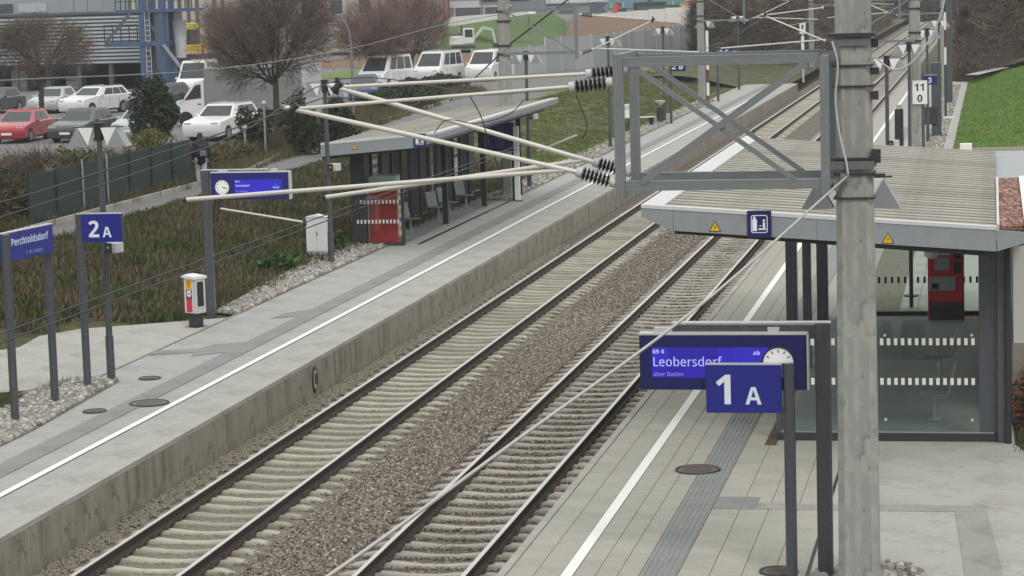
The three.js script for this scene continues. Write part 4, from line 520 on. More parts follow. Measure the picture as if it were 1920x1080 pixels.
// ---------------------------------------------------------------- vegetation
const leafMat = (r, g, b) => new THREE.MeshPhysicalMaterial({ color: new THREE.Color().setRGB(r, g, b), roughness: 0.9, side: THREE.DoubleSide });
const barkMat = mat(0.075, 0.058, 0.048, 0.95, 0, { bumpMap: T.grain, bumpScale: 0.01 }), twigRed = mat(0.19, 0.128, 0.108, 0.95), twigBrown = mat(0.15, 0.117, 0.097, 0.95);
function thin(pos, a, b, r0, r1) { // three-sided twig appended to a position list
  const d = V().subVectors(b, a).normalize(), u = V().crossVectors(d, Math.abs(d.y) > 0.9 ? V(1, 0, 0) : V(0, 1, 0)).normalize(), w = V().crossVectors(d, u), P = (c, r, k) => { const t = k * 2.0944; return [c.x + (u.x * Math.cos(t) + w.x * Math.sin(t)) * r, c.y + (u.y * Math.cos(t) + w.y * Math.sin(t)) * r, c.z + (u.z * Math.cos(t) + w.z * Math.sin(t)) * r]; };
  for (let k = 0; k < 3; k++) { const A = P(a, r0, k), B = P(a, r0, k + 1), C = P(b, r1, k), D = P(b, r1, k + 1); pos.push(...A, ...B, ...C, ...B, ...D, ...C); }
}
function posGeo(pos) { const g = new THREE.BufferGeometry(); g.setAttribute('position', new THREE.Float32BufferAttribute(pos, 3)); g.setAttribute('uv', new THREE.Float32BufferAttribute(new Float32Array(pos.length / 3 * 2), 2)); g.computeVertexNormals(); return g; }
function bareTree(name, label, pos, hT, rx, ry, seed, tm, dens = 1.0) {
  const R = rng(seed), t = thing(name, label, 'tree', pos, R() * 6), top = V(0, hT, 0), wood = [], tw = [], limbs = [];
  thin(wood, V(0, -0.2, 0), V(0.04, hT * 0.6, 0.02), 0.2, 0.16); thin(wood, V(0.04, hT * 0.6, 0.02), V(0, hT + 0.1, 0), 0.16, 0.15);
  const cy = hT + ry * 0.8, rnd = k => V(R() - 0.5, R() - 0.5, R() - 0.5).multiplyScalar(2 * k);
  const grow = (a, dir, len, r, lev) => { // curved branch of three pieces that forks
    let p = a.clone(), d = dir.clone().normalize(), n = lev < 2 ? 4 : 3; const L = len / n;
    for (let i = 0; i < n; i++) { d.add(rnd(0.22)).add(V(0, lev < 2 ? 0.1 : 0.04, 0)).normalize(); const q = p.clone().addScaledVector(d, L); const e = (q.x * q.x + q.z * q.z) / (rx * rx) + (q.y - cy) ** 2 / (ry * ry); const r2 = r * (1 - 0.22); thin(lev < 3 ? wood : tw, p, q, r, r2); p = q; r = r2; if (e > 0.75 + 0.75 * R() && lev > 0) return; if (lev < 4) { const k = lev === 0 ? 3 : lev === 3 ? (R() < 0.5 ? 2 : 3) : 2; for (let j = 0; j < k; j++) if (R() < (lev < 2 ? 0.85 : 0.9 * dens)) grow(p, d.clone().add(rnd(0.95)).add(V(p.x, (p.y - cy) * 0.6, p.z).multiplyScalar(0.35 / rx)), len * (0.6 + 0.15 * R()), Math.max(r * 0.62, 0.007), lev + 1); } }
  };
  const nl = 8; for (let i = 0; i < nl; i++) { const a = i / nl * 6.283 + R() * 0.6, up = 0.35 + R() * 1.1; grow(top.clone().add(V(0, -0.15 + R() * 0.3, 0)), V(Math.cos(a), up, Math.sin(a)), Math.max(rx, ry) * (0.85 + 0.25 * R()), 0.075, 0); }
  mesh('trunk', posGeo(wood), barkMat, t); mesh('crown', posGeo(tw), tm, t); return t;
}
bareTree('bare_tree', 'large bare tree in front of the grey box truck', [-28.6, 1.45, -95], 2.9, 2.6, 2.6, 41, twigBrown);
bareTree('bare_tree', 'bare round tree at the left edge before the corrugated hall', [-48.4, 1.45, -119], 2.2, 2.6, 1.9, 42, twigBrown, 0.95);
bareTree('bare_tree', 'reddish bare tree in front of the first white van', [-40.4, 1.45, -157], 1.7, 2.4, 2.4, 43, twigRed);
bareTree('bare_tree', 'reddish bare tree between the first and second white van', [-40.7, 1.45, -169], 1.7, 2.9, 2.6, 44, twigRed);
bareTree('bare_tree', 'bare tree behind the big one, left of the street lamp', [-44.5, 1.45, -140], 1.6, 3.0, 2.4, 45, twigRed, 0.9);
// leafy shrubs: a bush of small leaf faces on short stems
function shrub(name, label, pos, rx, ry, rz, n, m, seed, leaf = 0.09, cat = 'shrub', cone = 0) {
  const R = rng(seed), t = thing(name, label, cat, pos, 0), L = [], st = [], k = []; for (let i = 0; i < 26; i++) k.push([R(), R(), R(), 0.55 + 0.5 * R()]);
  for (let i = 0; i < n; i++) { const a = R() * 6.283, c = R() * 2 - 1, s = Math.sqrt(1 - c * c); let lump = 0.78; for (const q of k.slice(0, 9)) lump += 0.13 * Math.sin(a * (1 + q[0] * 4 | 0) + q[1] * 6 + c * 5 * q[2]); const rr = lump * Math.pow(R(), 0.4); const y = ry * (1 + c * rr), f = cone ? clamp(1.25 - y / (2 * ry) * cone) : 1; const p = V(Math.cos(a) * s * rx * rr * f, y, Math.sin(a) * s * rz * rr * f); const u = V(R() - 0.5, R() - 0.5, R() - 0.5).normalize(), v = V(R() - 0.5, R() - 0.5, R() - 0.5).cross(u).normalize(), q = leaf * (0.6 + 0.8 * R()); const A = p.clone().addScaledVector(u, q), B = p.clone().addScaledVector(v, q * 0.45), C = p.clone().addScaledVector(u, -q), D = p.clone().addScaledVector(v, -q * 0.45); for (const w of [A, B, C, A, C, D]) L.push(w.x, w.y, w.z); }
  for (let i = 0; i < 14; i++) thin(st, V(0, -0.1, 0), V((R() - 0.5) * rx, ry * (0.9 + R() * 0.6), (R() - 0.5) * rz), 0.03, 0.01);
  mesh('stem', posGeo(st), barkMat, t); mesh('foliage', posGeo(L), m, t); return t;
}
const gDark = leafMat(0.028, 0.042, 0.02), gOlive = leafMat(0.075, 0.085, 0.028), gBrown = leafMat(0.1, 0.075, 0.042), gYel = leafMat(0.13, 0.125, 0.035), gRed = leafMat(0.17, 0.05, 0.03), gMid = leafMat(0.045, 0.06, 0.022);
shrub('evergreen_tree', 'dark dense evergreen between the silver car and white estate car', [-35.0, 1.4, -98.5], 1.3, 1.7, 1.3, 6500, gDark, 51, 0.1, 'tree', 0.6);
shrub('shrub', 'yellow green bush at the foot of the dark evergreen', [-34.2, 1.4, -95.5], 1.1, 0.6, 0.9, 1500, gYel, 52);
shrub('shrub', 'dark green bush standing before the grey truck box', [-26.9, 1.4, -93.5], 0.8, 1.2, 1.0, 4200, gDark, 53);
shrub('shrub', 'dark green bush right of the two ball topped posts', [-27.6, 1.4, -100.5], 1.0, 1.15, 1.2, 3600, gDark, 54);
shrub('shrub', 'dark bush at the foot of the large bare tree', [-30.4, 1.4, -97.5], 1.1, 0.95, 0.9, 2600, gMid, 55);
shrub('shrub', 'brown green scrub in front of the white estate car', [-30.3, 1.35, -88], 1.3, 0.5, 0.9, 2200, gOlive, 56);
shrub('shrub', 'brown leafy scrub right of the walking person', [-28.9, 1.35, -84], 1.0, 0.5, 0.8, 1800, gBrown, 57);
shrub('shrub', 'olive bush behind the green mesh fence', [-29.4, 1.35, -75], 1.3, 0.9, 1.2, 2400, gOlive, 58);
shrub('shrub', 'dark olive bush left of the green mesh fence', [-28.4, 1.35, -66.5], 1.0, 0.9, 1.0, 2600, gMid, 59);
shrub('shrub', 'brown twiggy bush at the left picture edge by the path', [-28.9, 1.35, -62.5], 1.3, 0.8, 1.2, 2600, gBrown, 60);
shrub('shrub', 'brown hedge bush before the red parked car', [-33.0, 1.35, -73], 1.7, 0.9, 1.3, 2600, gBrown, 61);
shrub('shrub', 'red brown leafed hedge bush by the white building wall', [0.95, 0.42, -40.0], 0.8, 0.72, 0.5, 2600, gRed, 62, 0.06);
shrub('shrub', 'green weedy bush at the feet of the second lamp post', [-18.8, 0.5, -62.2], 0.55, 0.28, 0.7, 900, leafMat(0.05, 0.1, 0.025), 63, 0.1);
shrub('shrub', 'low green bush between cabinet and shelter', [-18.6, 0.5, -66.9], 0.4, 0.38, 0.6, 900, leafMat(0.05, 0.09, 0.025), 64, 0.07);
for (const [x, z, i, l] of [[-31.6, -128, 0, 'left end piece of the low dark hedge under the vans'], [-33.2, -136, 1, 'second piece of the low dark hedge under the vans'], [-34.2, -143, 2, 'third piece of the low dark hedge, below the second van'], [-34.6, -150, 3, 'right end piece of the low dark hedge under the third van']]) shrub('hedge', l, [x, 1.4, z], 1.9, 0.6, 3.9, 4600, gDark, 70 + i, 0.12, 'hedge');

function scatter(name, label, geo, m, n, seed, place, col) { const R = rng(seed), im = new THREE.InstancedMesh(geo, m, n), D = new THREE.Object3D(), c = new THREE.Color(); for (let i = 0; i < n; i++) { place(D, R); D.updateMatrix(); im.setMatrixAt(i, D.matrix); c.setRGB(...col(R, D)); im.setColorAt(i, c); } im.name = numbered(name); im.userData.kind = 'stuff'; im.userData.label = label; im.castShadow = im.receiveShadow = true; scene.add(im); return im; }
function tuft(seed, n, h, spread, w) { const R = rng(seed), p = []; for (let i = 0; i < n; i++) { const a = R() * 6.28, x = (R() - 0.5) * spread, z = (R() - 0.5) * spread, hh = h * (0.5 + R() * 0.7), l = hh * (0.2 + 0.5 * R()), c = Math.cos(a) * w, s = Math.sin(a) * w; p.push(x - c, 0, z - s, x + c, 0, z + s, x - s * l / w, hh, z + c * l / w); } return posGeo(p); }
const white1 = new THREE.MeshStandardMaterial({ color: 0xffffff, roughness: 1, side: THREE.DoubleSide });
const bankSpot = (D, R, x0, x1, z0, z1) => { let x, z; for (let k = 0; k < 60; k++) { z = lerp(z0, z1, R()); x = lerp(x0, x1, R()); if (x > bankFoot(z) + (z > -54 ? -0.1 : 0.15)) continue; if (z > -52.6 && z < -42.5 && x < -17 && !(z < -47.6 && x < -20.9 && z < -50.5)) continue; break; } D.position.set(x, ground(x, z) - 0.02, z); D.rotation.set((R() - 0.5) * 0.3, R() * 6.28, (R() - 0.5) * 0.3); D.scale.setScalar(0.6 + 0.8 * R()); };
scatter('rough_grass', 'rough brown and green grass and weeds on the bank', tuft(1, 20, 0.125, 0.42, 0.01), white1, 24000, 81, (D, R) => bankSpot(D, R, -25, -17.9, -98, -50), (R, D) => { const k = fbm(D.position.x * 0.04 + 3, D.position.z * 0.04, 16, 3); return sc(mix([0.075, 0.09, 0.032], [0.1, 0.083, 0.047], sstep(0.38, 0.53, k + (R() - 0.5) * 0.1)), 0.6 + 0.8 * R()); });
scatter('weeds', 'dark leafy weeds on the bank', tuft(2, 26, 0.17, 0.5, 0.026), white1, 9000, 82, (D, R) => bankSpot(D, R, -25, -18.1, -96, -50), (R, D) => { const k = fbm(D.position.x * 0.04 + 3, D.position.z * 0.04, 16, 3); return sc(mix([0.06, 0.08, 0.024], R() < 0.5 ? [0.118, 0.092, 0.056] : [0.1, 0.09, 0.045], sstep(0.42, 0.54, k + (R() - 0.5) * 0.14)), 0.5 + 0.9 * R()); });
scatter('verge_grass', 'dry olive grass and scrub beside the raised path', tuft(3, 18, 0.4, 0.5, 0.012), white1, 9000, 83, (D, R) => { const z = lerp(-60, -150, R()), xe = z > -86 ? -26.9 : lerp(-26.9, -31.3, clamp((z + 86) / -57)); const x = xe - R() * (z > -86 ? 3 : 4); D.position.set(x, 1.42, z); D.rotation.set(0, R() * 6.28, 0); D.scale.setScalar(0.5 + R()); }, R => sc(R() < 0.45 ? [0.12, 0.105, 0.045] : R() < 0.6 ? [0.09, 0.07, 0.04] : [0.07, 0.08, 0.03], 0.6 + 0.7 * R()));
scatter('lawn_grass', 'short green grass on the slope beyond the left shelter', tuft(4, 14, 0.09, 0.4, 0.007), white1, 14000, 84, (D, R) => { const z = lerp(-92, -175, R()), x = lerp(-25.5, -18.1, R()); D.position.set(x, ground(x, z) + 0.03, z); D.rotation.set(0, R() * 6.28, 0); D.scale.setScalar(0.6 + R()); }, R => sc(R() < 0.25 ? [0.15, 0.145, 0.06] : [0.105, 0.132, 0.042], 0.65 + 0.6 * R()));
scatter('lawn_grass', 'short green grass on the lawn right of the platform', tuft(5, 14, 0.09, 0.4, 0.007), white1, 12000, 85, (D, R) => { const z = lerp(-103.5, -175, R()), x = lerp(-1.6, 7, R()); D.position.set(x, ground(x, z), z); D.rotation.set(0, R() * 6.28, 0); D.scale.setScalar(0.6 + R()); }, R => sc(R() < 0.12 ? [0.17, 0.16, 0.06] : [0.13, 0.24, 0.038], 0.7 + 0.6 * R()));
scatter('verge_grass', 'grass at the corner of the forecourt right of the shelter', tuft(6, 14, 0.16, 0.3, 0.008), white1, 2200, 86, (D, R) => { const z = lerp(-41, -29, R()), x = Math.max(lerp(3.2, 0.35, clamp((-z - 30) / 8)), 0.45) + R() * 1.6; D.position.set(x, 0.42, z); D.rotation.set(0, R() * 6.28, 0); D.scale.setScalar(0.6 + R()); }, R => sc(R() < 0.4 ? [0.13, 0.1, 0.05] : [0.075, 0.1, 0.03], 0.6 + 0.7 * R()));
scatter('verge_grass', 'grass round the footpath and the left sign posts', tuft(7, 14, 0.12, 0.3, 0.007), white1, 3000, 87, (D, R) => { let z = lerp(-44.2, -37, R()), x = -17.6 - R() * 3.4; if (z < -42.6 && x < -17.9) z = -42.2 + R() * 3; D.position.set(x, 0.5, z); D.rotation.set(0, R() * 6.28, 0); D.scale.setScalar(0.6 + R()); }, R => sc([0.085, 0.105, 0.032], 0.6 + 0.7 * R()));
// thickets of bare brush
function brush(seed, n, len, w) { const R = rng(seed), p = []; for (let i = 0; i < n; i++) { const a = R() * 6.28, e = (R() - 0.25) * 1.6, d = V(Math.cos(a) * Math.cos(e), Math.sin(e), Math.sin(a) * Math.cos(e)), o = V(R() - 0.5, R() - 0.5, R() - 0.5).multiplyScalar(len * 0.6), l = len * (0.4 + 0.8 * R()), s = V(R() - 0.5, R() - 0.5, R() - 0.5).cross(d).normalize().multiplyScalar(w); const q = o.clone().addScaledVector(d, l); p.push(o.x - s.x, o.y - s.y, o.z - s.z, o.x + s.x, o.y + s.y, o.z + s.z, q.x, q.y, q.z); } return posGeo(p); }
const br = brush(9, 70, 0.9, 0.022), brL = brush(12, 90, 0.5, 0.05);
const tcol = a => (R, D) => { const k = fbm(D.position.x * 0.03 + D.position.y * 0.05, D.position.z * 0.012, 16, 3), c = mix(a[0], a[1], sstep(0.4, 0.6, k + (R() - 0.5) * 0.2)); return sc(R() < 0.06 ? a[2] : c, 0.55 + 0.8 * R()); };
const brown3 = [[0.105, 0.08, 0.062], [0.14, 0.105, 0.085], [0.16, 0.115, 0.045]];
const thicketA = (D, R) => { const z = -189 - Math.pow(R(), 1.3) * 200, f = z > -215 ? lerp(-22.4, -17, (z + 189) / -26) : z > -245 ? lerp(-17, -15.8, (z + 215) / -30) : -16.2; const u = Math.pow(R(), 1.6), x = f - u * Math.max(0.5, Math.min(9, 0.1165 * -z + f)), top = (3.2 + 2.6 * fbm(x * 0.06, z * 0.03, 16, 3)) * sstep(0, 0.18, u) + 1.2; D.position.set(x, 0.2 + R() * top, z); D.rotation.set(R() * 6, R() * 6, R() * 6); D.scale.setScalar(0.8 + 0.9 * R()); };
scatter('thicket', 'brown bare thicket left of the tracks beyond the platforms', br, white1, 5200, 91, thicketA, tcol(brown3)); scatter('thicket', 'leafy undergrowth inside the brown thicket left of the tracks', brL, white1, 2600, 92, thicketA, tcol([[0.07, 0.062, 0.045], [0.11, 0.085, 0.055], [0.13, 0.11, 0.04]]));
const thicketB = (D, R) => { const x = -2.3 + R() * 13, zf = -170 - Math.max(0, x + 1.6) * 4.2, u = Math.pow(R(), 1.5), z = zf - u * 40, top = (4.4 + 3.4 * fbm(x * 0.07, z * 0.03, 16, 3)) * sstep(0, 0.15, u) + 0.9; D.position.set(x, 0.4 + Math.max(0, x) * 0.2 + R() * top, z); D.rotation.set(R() * 6, R() * 6, R() * 6); D.scale.setScalar(0.7 + 0.8 * R()); };
scatter('thicket', 'brown bare bushes on the slope at the right edge', br, white1, 6400, 93, thicketB, tcol([[0.115, 0.088, 0.072], [0.15, 0.12, 0.09], [0.14, 0.125, 0.06]])); scatter('thicket', 'leafy undergrowth of the bushes at the right edge', brL, white1, 3600, 94, thicketB, tcol([[0.085, 0.068, 0.05], [0.12, 0.098, 0.065], [0.11, 0.105, 0.045]]));
const farT = (D, R) => { const z = -430 - R() * 90, x = -45 + R() * 90; D.position.set(x, R() * (6 + 5 * fbm(x * 0.02, 0.3, 16, 3)), z); D.rotation.set(R() * 6, R() * 6, R() * 6); D.scale.setScalar(2 + 2 * R()); };
scatter('far_wood', 'distant grey green wood where the tracks vanish', brL, white1, 5200, 95, farT, tcol([[0.06, 0.068, 0.05], [0.09, 0.082, 0.065], [0.08, 0.085, 0.05]]));

scatter('scrub', 'olive and brown leafy scrub between the green fence and the parked cars', brL, white1, 2600, 96, (D, R) => { const z = lerp(-55, -92, R()), x = (z < -82 ? -28.4 : -27.7) - R() * R() * 4.5; D.position.set(x, 1.45 + R() * (z < -82 ? 0.5 : 0.95), z); D.rotation.set(R() * 6, R() * 6, R() * 6); D.scale.setScalar(0.45 + 0.5 * R()); }, tcol([[0.1, 0.09, 0.035], [0.105, 0.08, 0.045], [0.15, 0.13, 0.05]]));
scatter('scrub', 'bare brown twigs at the left edge behind the raised path', br, white1, 900, 97, (D, R) => { const z = lerp(-56, -78, R()), x = -27.8 - R() * 5; D.position.set(x, 1.5 + R() * 1.1, z); D.rotation.set(R() * 6, R() * 6, R() * 6); D.scale.setScalar(0.5 + 0.5 * R()); }, tcol([[0.075, 0.058, 0.045], [0.11, 0.085, 0.065], [0.13, 0.11, 0.06]]));

// ---------------------------------------------------------------- vehicles
const paint = (r, g, b) => new THREE.MeshPhysicalMaterial({ color: new THREE.Color().setRGB(r, g, b), roughness: 0.35, clearcoat: 0.8, clearcoatRoughness: 0.12 });
const P_white = paint(0.74, 0.75, 0.75), P_red = paint(0.4, 0.03, 0.04), P_dark = paint(0.05, 0.06, 0.065), P_silver = paint(0.42, 0.45, 0.47), P_blue = paint(0.04, 0.08, 0.18);
function hull(bot, topY, top, botY) { // eight-point block: bottom and top rectangles [x half, z back, z front]
  const v = [[-bot[0], botY, bot[1]], [bot[0], botY, bot[1]], [bot[0], botY, bot[2]], [-bot[0], botY, bot[2]], [-top[0], topY, top[1]], [top[0], topY, top[1]], [top[0], topY, top[2]], [-top[0], topY, top[2]]], f = [[4, 7, 6, 5], [0, 4, 5, 1], [1, 5, 6, 2], [2, 6, 7, 3], [3, 7, 4, 0], [0, 1, 2, 3]], p = []; for (const [a, b, c, d] of f) p.push(...v[a], ...v[b], ...v[c], ...v[a], ...v[c], ...v[d]); return posGeo(p);
}
function quadOn(a, b, c, d, u0, u1, v0, v1, off) { // pane lying just proud of the face a-b-c-d (a,b bottom; d,c top), inset
  const L = (p, q, t) => V().lerpVectors(p, q, t), P = (u, v) => L(L(a, b, u), L(d, c, u), v), n = V().crossVectors(V().subVectors(b, a), V().subVectors(d, a)).normalize().multiplyScalar(off), q = [P(u0, v0), P(u1, v0), P(u1, v1), P(u0, v1)].map(p => p.add(n)); return posGeo([q[0], q[1], q[2], q[0], q[2], q[3]].flatMap(p => [p.x, p.y, p.z]));
}
function vehicle(label, pos, turn, m, o, cat = 'car', group) {
  const t = thing(cat === 'van' ? 'parked_van' : 'parked_car', label, cat, pos, turn, group), { L, W, yb, H, hood, cab, wz, wr } = o, h = L / 2;
  const s = new THREE.Shape(); s.moveTo(-h + 0.06, 0.3); for (const z of [-wz, wz]) { s.lineTo(z - wr - 0.06, 0.3); s.absarc(z, 0.32, wr + 0.06, Math.PI, 0, true); } s.lineTo(h - 0.08, 0.3); s.quadraticCurveTo(h + 0.02, 0.5, h - 0.02, yb * 0.72); s.quadraticCurveTo(h - 0.12, yb * 0.9, hood[0], hood[1]); s.lineTo(cab.z1, yb); s.lineTo(cab.z0, yb); s.quadraticCurveTo(-h, yb * 0.95, -h, yb * 0.7); s.lineTo(-h + 0.06, 0.3);
  const g = new THREE.ExtrudeGeometry(s, { depth: W - 0.2, bevelEnabled: true, bevelThickness: 0.1, bevelSize: 0.06, bevelSegments: 3, curveSegments: 8 }).translate(0, 0, -(W - 0.2) / 2).rotateY(-Math.PI / 2);
  mesh('body', g, m, t);
  const b = [W / 2 - 0.04, cab.z0, cab.z1], u = [W / 2 - cab.tuck, cab.t0, cab.t1]; const c = mesh('cabin', hull(b, H, u, yb - 0.05), m, t); mesh('roof_panel', rbox(u[0] * 2 - 0.04, 0.06, u[2] - u[1], 0.028, 0, H, (u[1] + u[2]) / 2), m, c);
  const B = (x, z) => V(x, yb - 0.05, z), Tt = (x, z) => V(x, H, z), gl = (a, bb, cc, d, ...q) => mesh('window', quadOn(a, bb, cc, d, ...q, 0.012), M.carGlass, c);
  gl(B(-b[0], b[2]), B(b[0], b[2]), Tt(u[0], u[2]), Tt(-u[0], u[2]), 0.06, 0.94, 0.1, 0.9);
  gl(B(b[0], b[1]), B(-b[0], b[1]), Tt(-u[0], u[1]), Tt(u[0], u[1]), 0.08, 0.92, 0.3, 0.88);
  for (const sd of [1, -1]) for (const [p, q] of cab.side) { if (sd > 0) gl(B(b[0], b[2]), B(b[0], b[1]), Tt(u[0], u[1]), Tt(u[0], u[2]), p, q, 0.16, 0.88); else gl(B(-b[0], b[1]), B(-b[0], b[2]), Tt(-u[0], u[2]), Tt(-u[0], u[1]), 1 - q, 1 - p, 0.16, 0.88); }
  for (const x of [-1, 1]) for (const z of [-wz, wz]) { const w = mesh('wheel', new THREE.CylinderGeometry(wr, wr, 0.22, 20).rotateZ(Math.PI / 2).translate(x * (W / 2 - 0.13), 0.32, z), M.tyre, t); mesh('rim', new THREE.CylinderGeometry(wr * 0.62, wr * 0.66, 0.03, 14).rotateZ(Math.PI / 2).translate(x * (W / 2 - 0.01), 0.32, z), M.rim, w); }
  for (const x of [-1, 1]) { mesh('headlight', rbox(0.36, 0.16, 0.14, 0.04, x * (W / 2 - 0.26), yb * 0.76, h - 0.05), M.glass.clone(), t).material = M.rim; mesh('mirror', rbox(0.2, 0.14, 0.12, 0.04, x * (W / 2 + 0.1), yb + 0.08, cab.z1 - 0.45), m, t); }
  mesh('sill', span(-W / 2 + 0.08, W / 2 - 0.08, 0.2, 0.36, -h + 0.2, h - 0.2), M.black, t); for (const x of [-1, 1]) { for (const z of o.seams ?? [0.75, -0.15, -1.0]) mesh('door_seam', box(0.012, yb * 0.5, 0.018, x * (W / 2 + 0.001), yb * 0.66, z), M.black, t); for (const z of [0.1, -0.8]) mesh('door_handle', box(0.03, 0.03, 0.16, x * (W / 2 + 0.01), yb * 0.84, z), m, t); mesh('tail_light', box(0.2, 0.2, 0.06, x * (W / 2 - 0.16), yb * 0.82, -h + 0.0), M.redDk, t); } mesh('grille', rbox(W * 0.5, 0.24, 0.06, 0.02, 0, yb * 0.64, h + 0.0), M.black, t); mesh('bumper_intake', rbox(W * 0.75, 0.14, 0.06, 0.02, 0, 0.42, h - 0.02), M.black, t); mesh('number_plate', box(0.5, 0.11, 0.02, 0, yb * 0.5, h + 0.045), M.whitePaint, t);
  if (o.rails) for (const x of [-1, 1]) mesh('roof_rail', rod(V(x * (u[0] - 0.05), H + 0.06, u[1] + 0.1), V(x * (u[0] - 0.05), H + 0.06, u[2] - 0.1), 0.022), M.aluGrey, t); return t;
}
const SUV = { L: 4.55, W: 1.86, yb: 1.02, H: 1.56, hood: [1.9, 0.88], wz: 1.38, wr: 0.35, rails: true, cab: { z0: -2.15, z1: 1.0, t0: -1.7, t1: 0.2, tuck: 0.24, side: [[0.2, 0.48], [0.5, 0.74], [0.76, 0.92]] } };
const HATCH = { L: 4.1, W: 1.76, yb: 0.9, H: 1.42, hood: [1.7, 0.78], wz: 1.25, wr: 0.31, cab: { z0: -1.95, z1: 1.05, t0: -1.5, t1: 0.1, tuck: 0.25, side: [[0.2, 0.5], [0.53, 0.85]] } };
const VAN = { L: 4.9, W: 1.95, yb: 1.15, H: 2.16, hood: [2.28, 0.98], wz: 1.5, wr: 0.34, cab: { z0: -2.42, z1: 1.95, t0: -2.3, t1: 1.0, tuck: 0.2, side: [[0.13, 0.36], [0.4, 0.66], [0.7, 0.93]] } };
const PY = 1.47;
vehicle('white estate car with roof rails facing the tracks, right of the dark evergreen', [-34.3, PY, -105.6], -0.14, P_white, SUV);
vehicle('white compact car in the second parking row below the corrugated hall', [-50.1, PY, -131], -0.32, P_white, { ...SUV, L: 4.3, H: 1.5 });
vehicle('red parked car at the left picture edge', [-44.4, PY, -106.5], 0.05, P_red, HATCH);
vehicle('dark grey parked car behind the twin lamp shades', [-41.3, PY, -106.2], -0.03, P_dark, HATCH);
vehicle('silver parked car left of the dark evergreen', [-38.7, PY, -107.2], 0.02, P_silver, HATCH);
vehicle('dark blue parked car behind the street lamp pole', [-37.0, PY, -141.5], 0.2, P_blue, HATCH);
vehicle('grey parked car half hidden left of the white compact car', [-53.6, PY, -133.5], 0.05, P_silver, HATCH);
vehicle('white van nearest the street lamp, first of the row of three', [-39.6, PY, -157], -0.2, P_white, VAN, 'van');
vehicle('white van in the middle of the row of three, with roof bars', [-37.6, PY, -164], -0.16, P_white, { ...VAN, rails: true }, 'van');
vehicle('white van at the right end of the row of three, beside the concrete mast', [-34.5, PY, -166.5], -0.14, P_white, { ...VAN, H: 2.1 }, 'van');
vehicle('grey parked car at the left edge in the second row', [-57.4, PY, -134], -0.1, P_dark, HATCH);
vehicle('pale estate car behind the red car', [-60.6, PY, -136], -0.1, P_silver, SUV);
vehicle('dark car half hidden behind the evergreen', [-46.2, PY, -131], -0.2, P_dark, SUV);
vehicle('white van with pale roof behind the box truck cab', [-50.6, PY, -151], 0.1, P_white, { ...VAN, H: 2.3 }, 'van');
{ // box truck standing sideways, cab to the left
  const t = thing('box_truck', 'white cabbed truck with long grey box body behind the large bare tree', 'truck', [-36.7, PY, -116.5], -Math.PI / 2 - 0.1);
  mesh('cargo_box', rbox(2.3, 2.15, 5.3, 0.05, 0, 1.85, -1.0), mat(0.2, 0.215, 0.21, 0.6), t); mesh('box_rear_frame', box(2.34, 2.2, 0.12, 0, 1.86, -3.66), M.lightGrey, t); mesh('chassis', span(-0.5, 0.5, 0.5, 0.76, -3.6, 3.2), M.steelDk, t);
  const s = new THREE.Shape(); s.moveTo(1.75, 0.45); s.lineTo(3.55, 0.45); s.quadraticCurveTo(3.7, 0.9, 3.45, 1.15); s.lineTo(2.9, 1.32); s.lineTo(2.2, 2.2); s.lineTo(1.75, 2.28); s.lineTo(1.75, 0.45); mesh('cab', new THREE.ExtrudeGeometry(s, { depth: 1.8, bevelEnabled: true, bevelThickness: 0.08, bevelSize: 0.05, bevelSegments: 2 }).translate(0, 0, -0.9).rotateY(-Math.PI / 2), P_white, t);
  for (const x of [-1, 1]) { const w = new THREE.Shape(); w.moveTo(1.9, 1.42); w.lineTo(2.78, 1.32); w.lineTo(2.2, 2.05); w.lineTo(1.9, 2.1); const g = new THREE.ExtrudeGeometry(w, { depth: 0.02, bevelEnabled: false }).rotateY(-Math.PI / 2).translate(x * 0.992 + 0.01, 0, 0); mesh('window', g, M.carGlass, t); mesh('door_handle', box(0.02, 0.05, 0.2, x * 0.99, 1.12, 2.0), M.black, t); mesh('mirror', rbox(0.1, 0.36, 0.2, 0.04, x * 1.16, 1.55, 2.85), M.black, t); for (const z of [2.75, -2.2]) mesh('wheel', new THREE.CylinderGeometry(0.38, 0.38, 0.26, 20).rotateZ(Math.PI / 2).translate(x * 0.9, 0.38, z), M.tyre, t); }
  mesh('windscreen', quadOn(V(-0.86, 1.4, 2.96), V(0.86, 1.4, 2.96), V(0.8, 2.14, 2.33), V(-0.8, 2.14, 2.33), 0.02, 0.98, 0.03, 0.97, 0.02), M.carGlass, t); }
function excavator(label, pos, turn, body, arm) { const t = thing('excavator', label, 'excavator', pos, turn); for (const z of [-0.75, 0.75]) mesh('track', rbox(2.4, 0.55, 0.42, 0.2, 0, 0.3, z), M.black, t); mesh('engine_body', rbox(1.9, 0.9, 1.6, 0.08, -0.5, 1.1, 0), body, t); const c = mesh('cab', rbox(1.1, 1.55, 1.0, 0.06, 0.55, 1.55, 0.35), body, t); mesh('window', rbox(0.8, 0.8, 1.03, 0.03, 0.6, 1.8, 0.35), M.carGlass, c); mesh('boom', [bar(V(0.9, 1.1, -0.35), V(2.0, 2.35, -0.35), 0.24, 0.32), bar(V(1.95, 2.35, -0.35), V(3.0, 2.1, -0.35), 0.22, 0.28)], arm, t); mesh('stick', bar(V(2.95, 2.15, -0.35), V(3.25, 0.7, -0.35), 0.18, 0.24), arm, t); mesh('bucket', prism([[3.05, 0.75], [3.5, 0.7], [3.45, 0.15], [2.95, 0.2]], -0.7, 0), M.steelDk, t); return t; }
excavator('white excavator with pale green arm before the grass mound', [-53.2, 1.5, -244], 0.15, M.whitePaint, mat(0.5, 0.58, 0.45, 0.5));
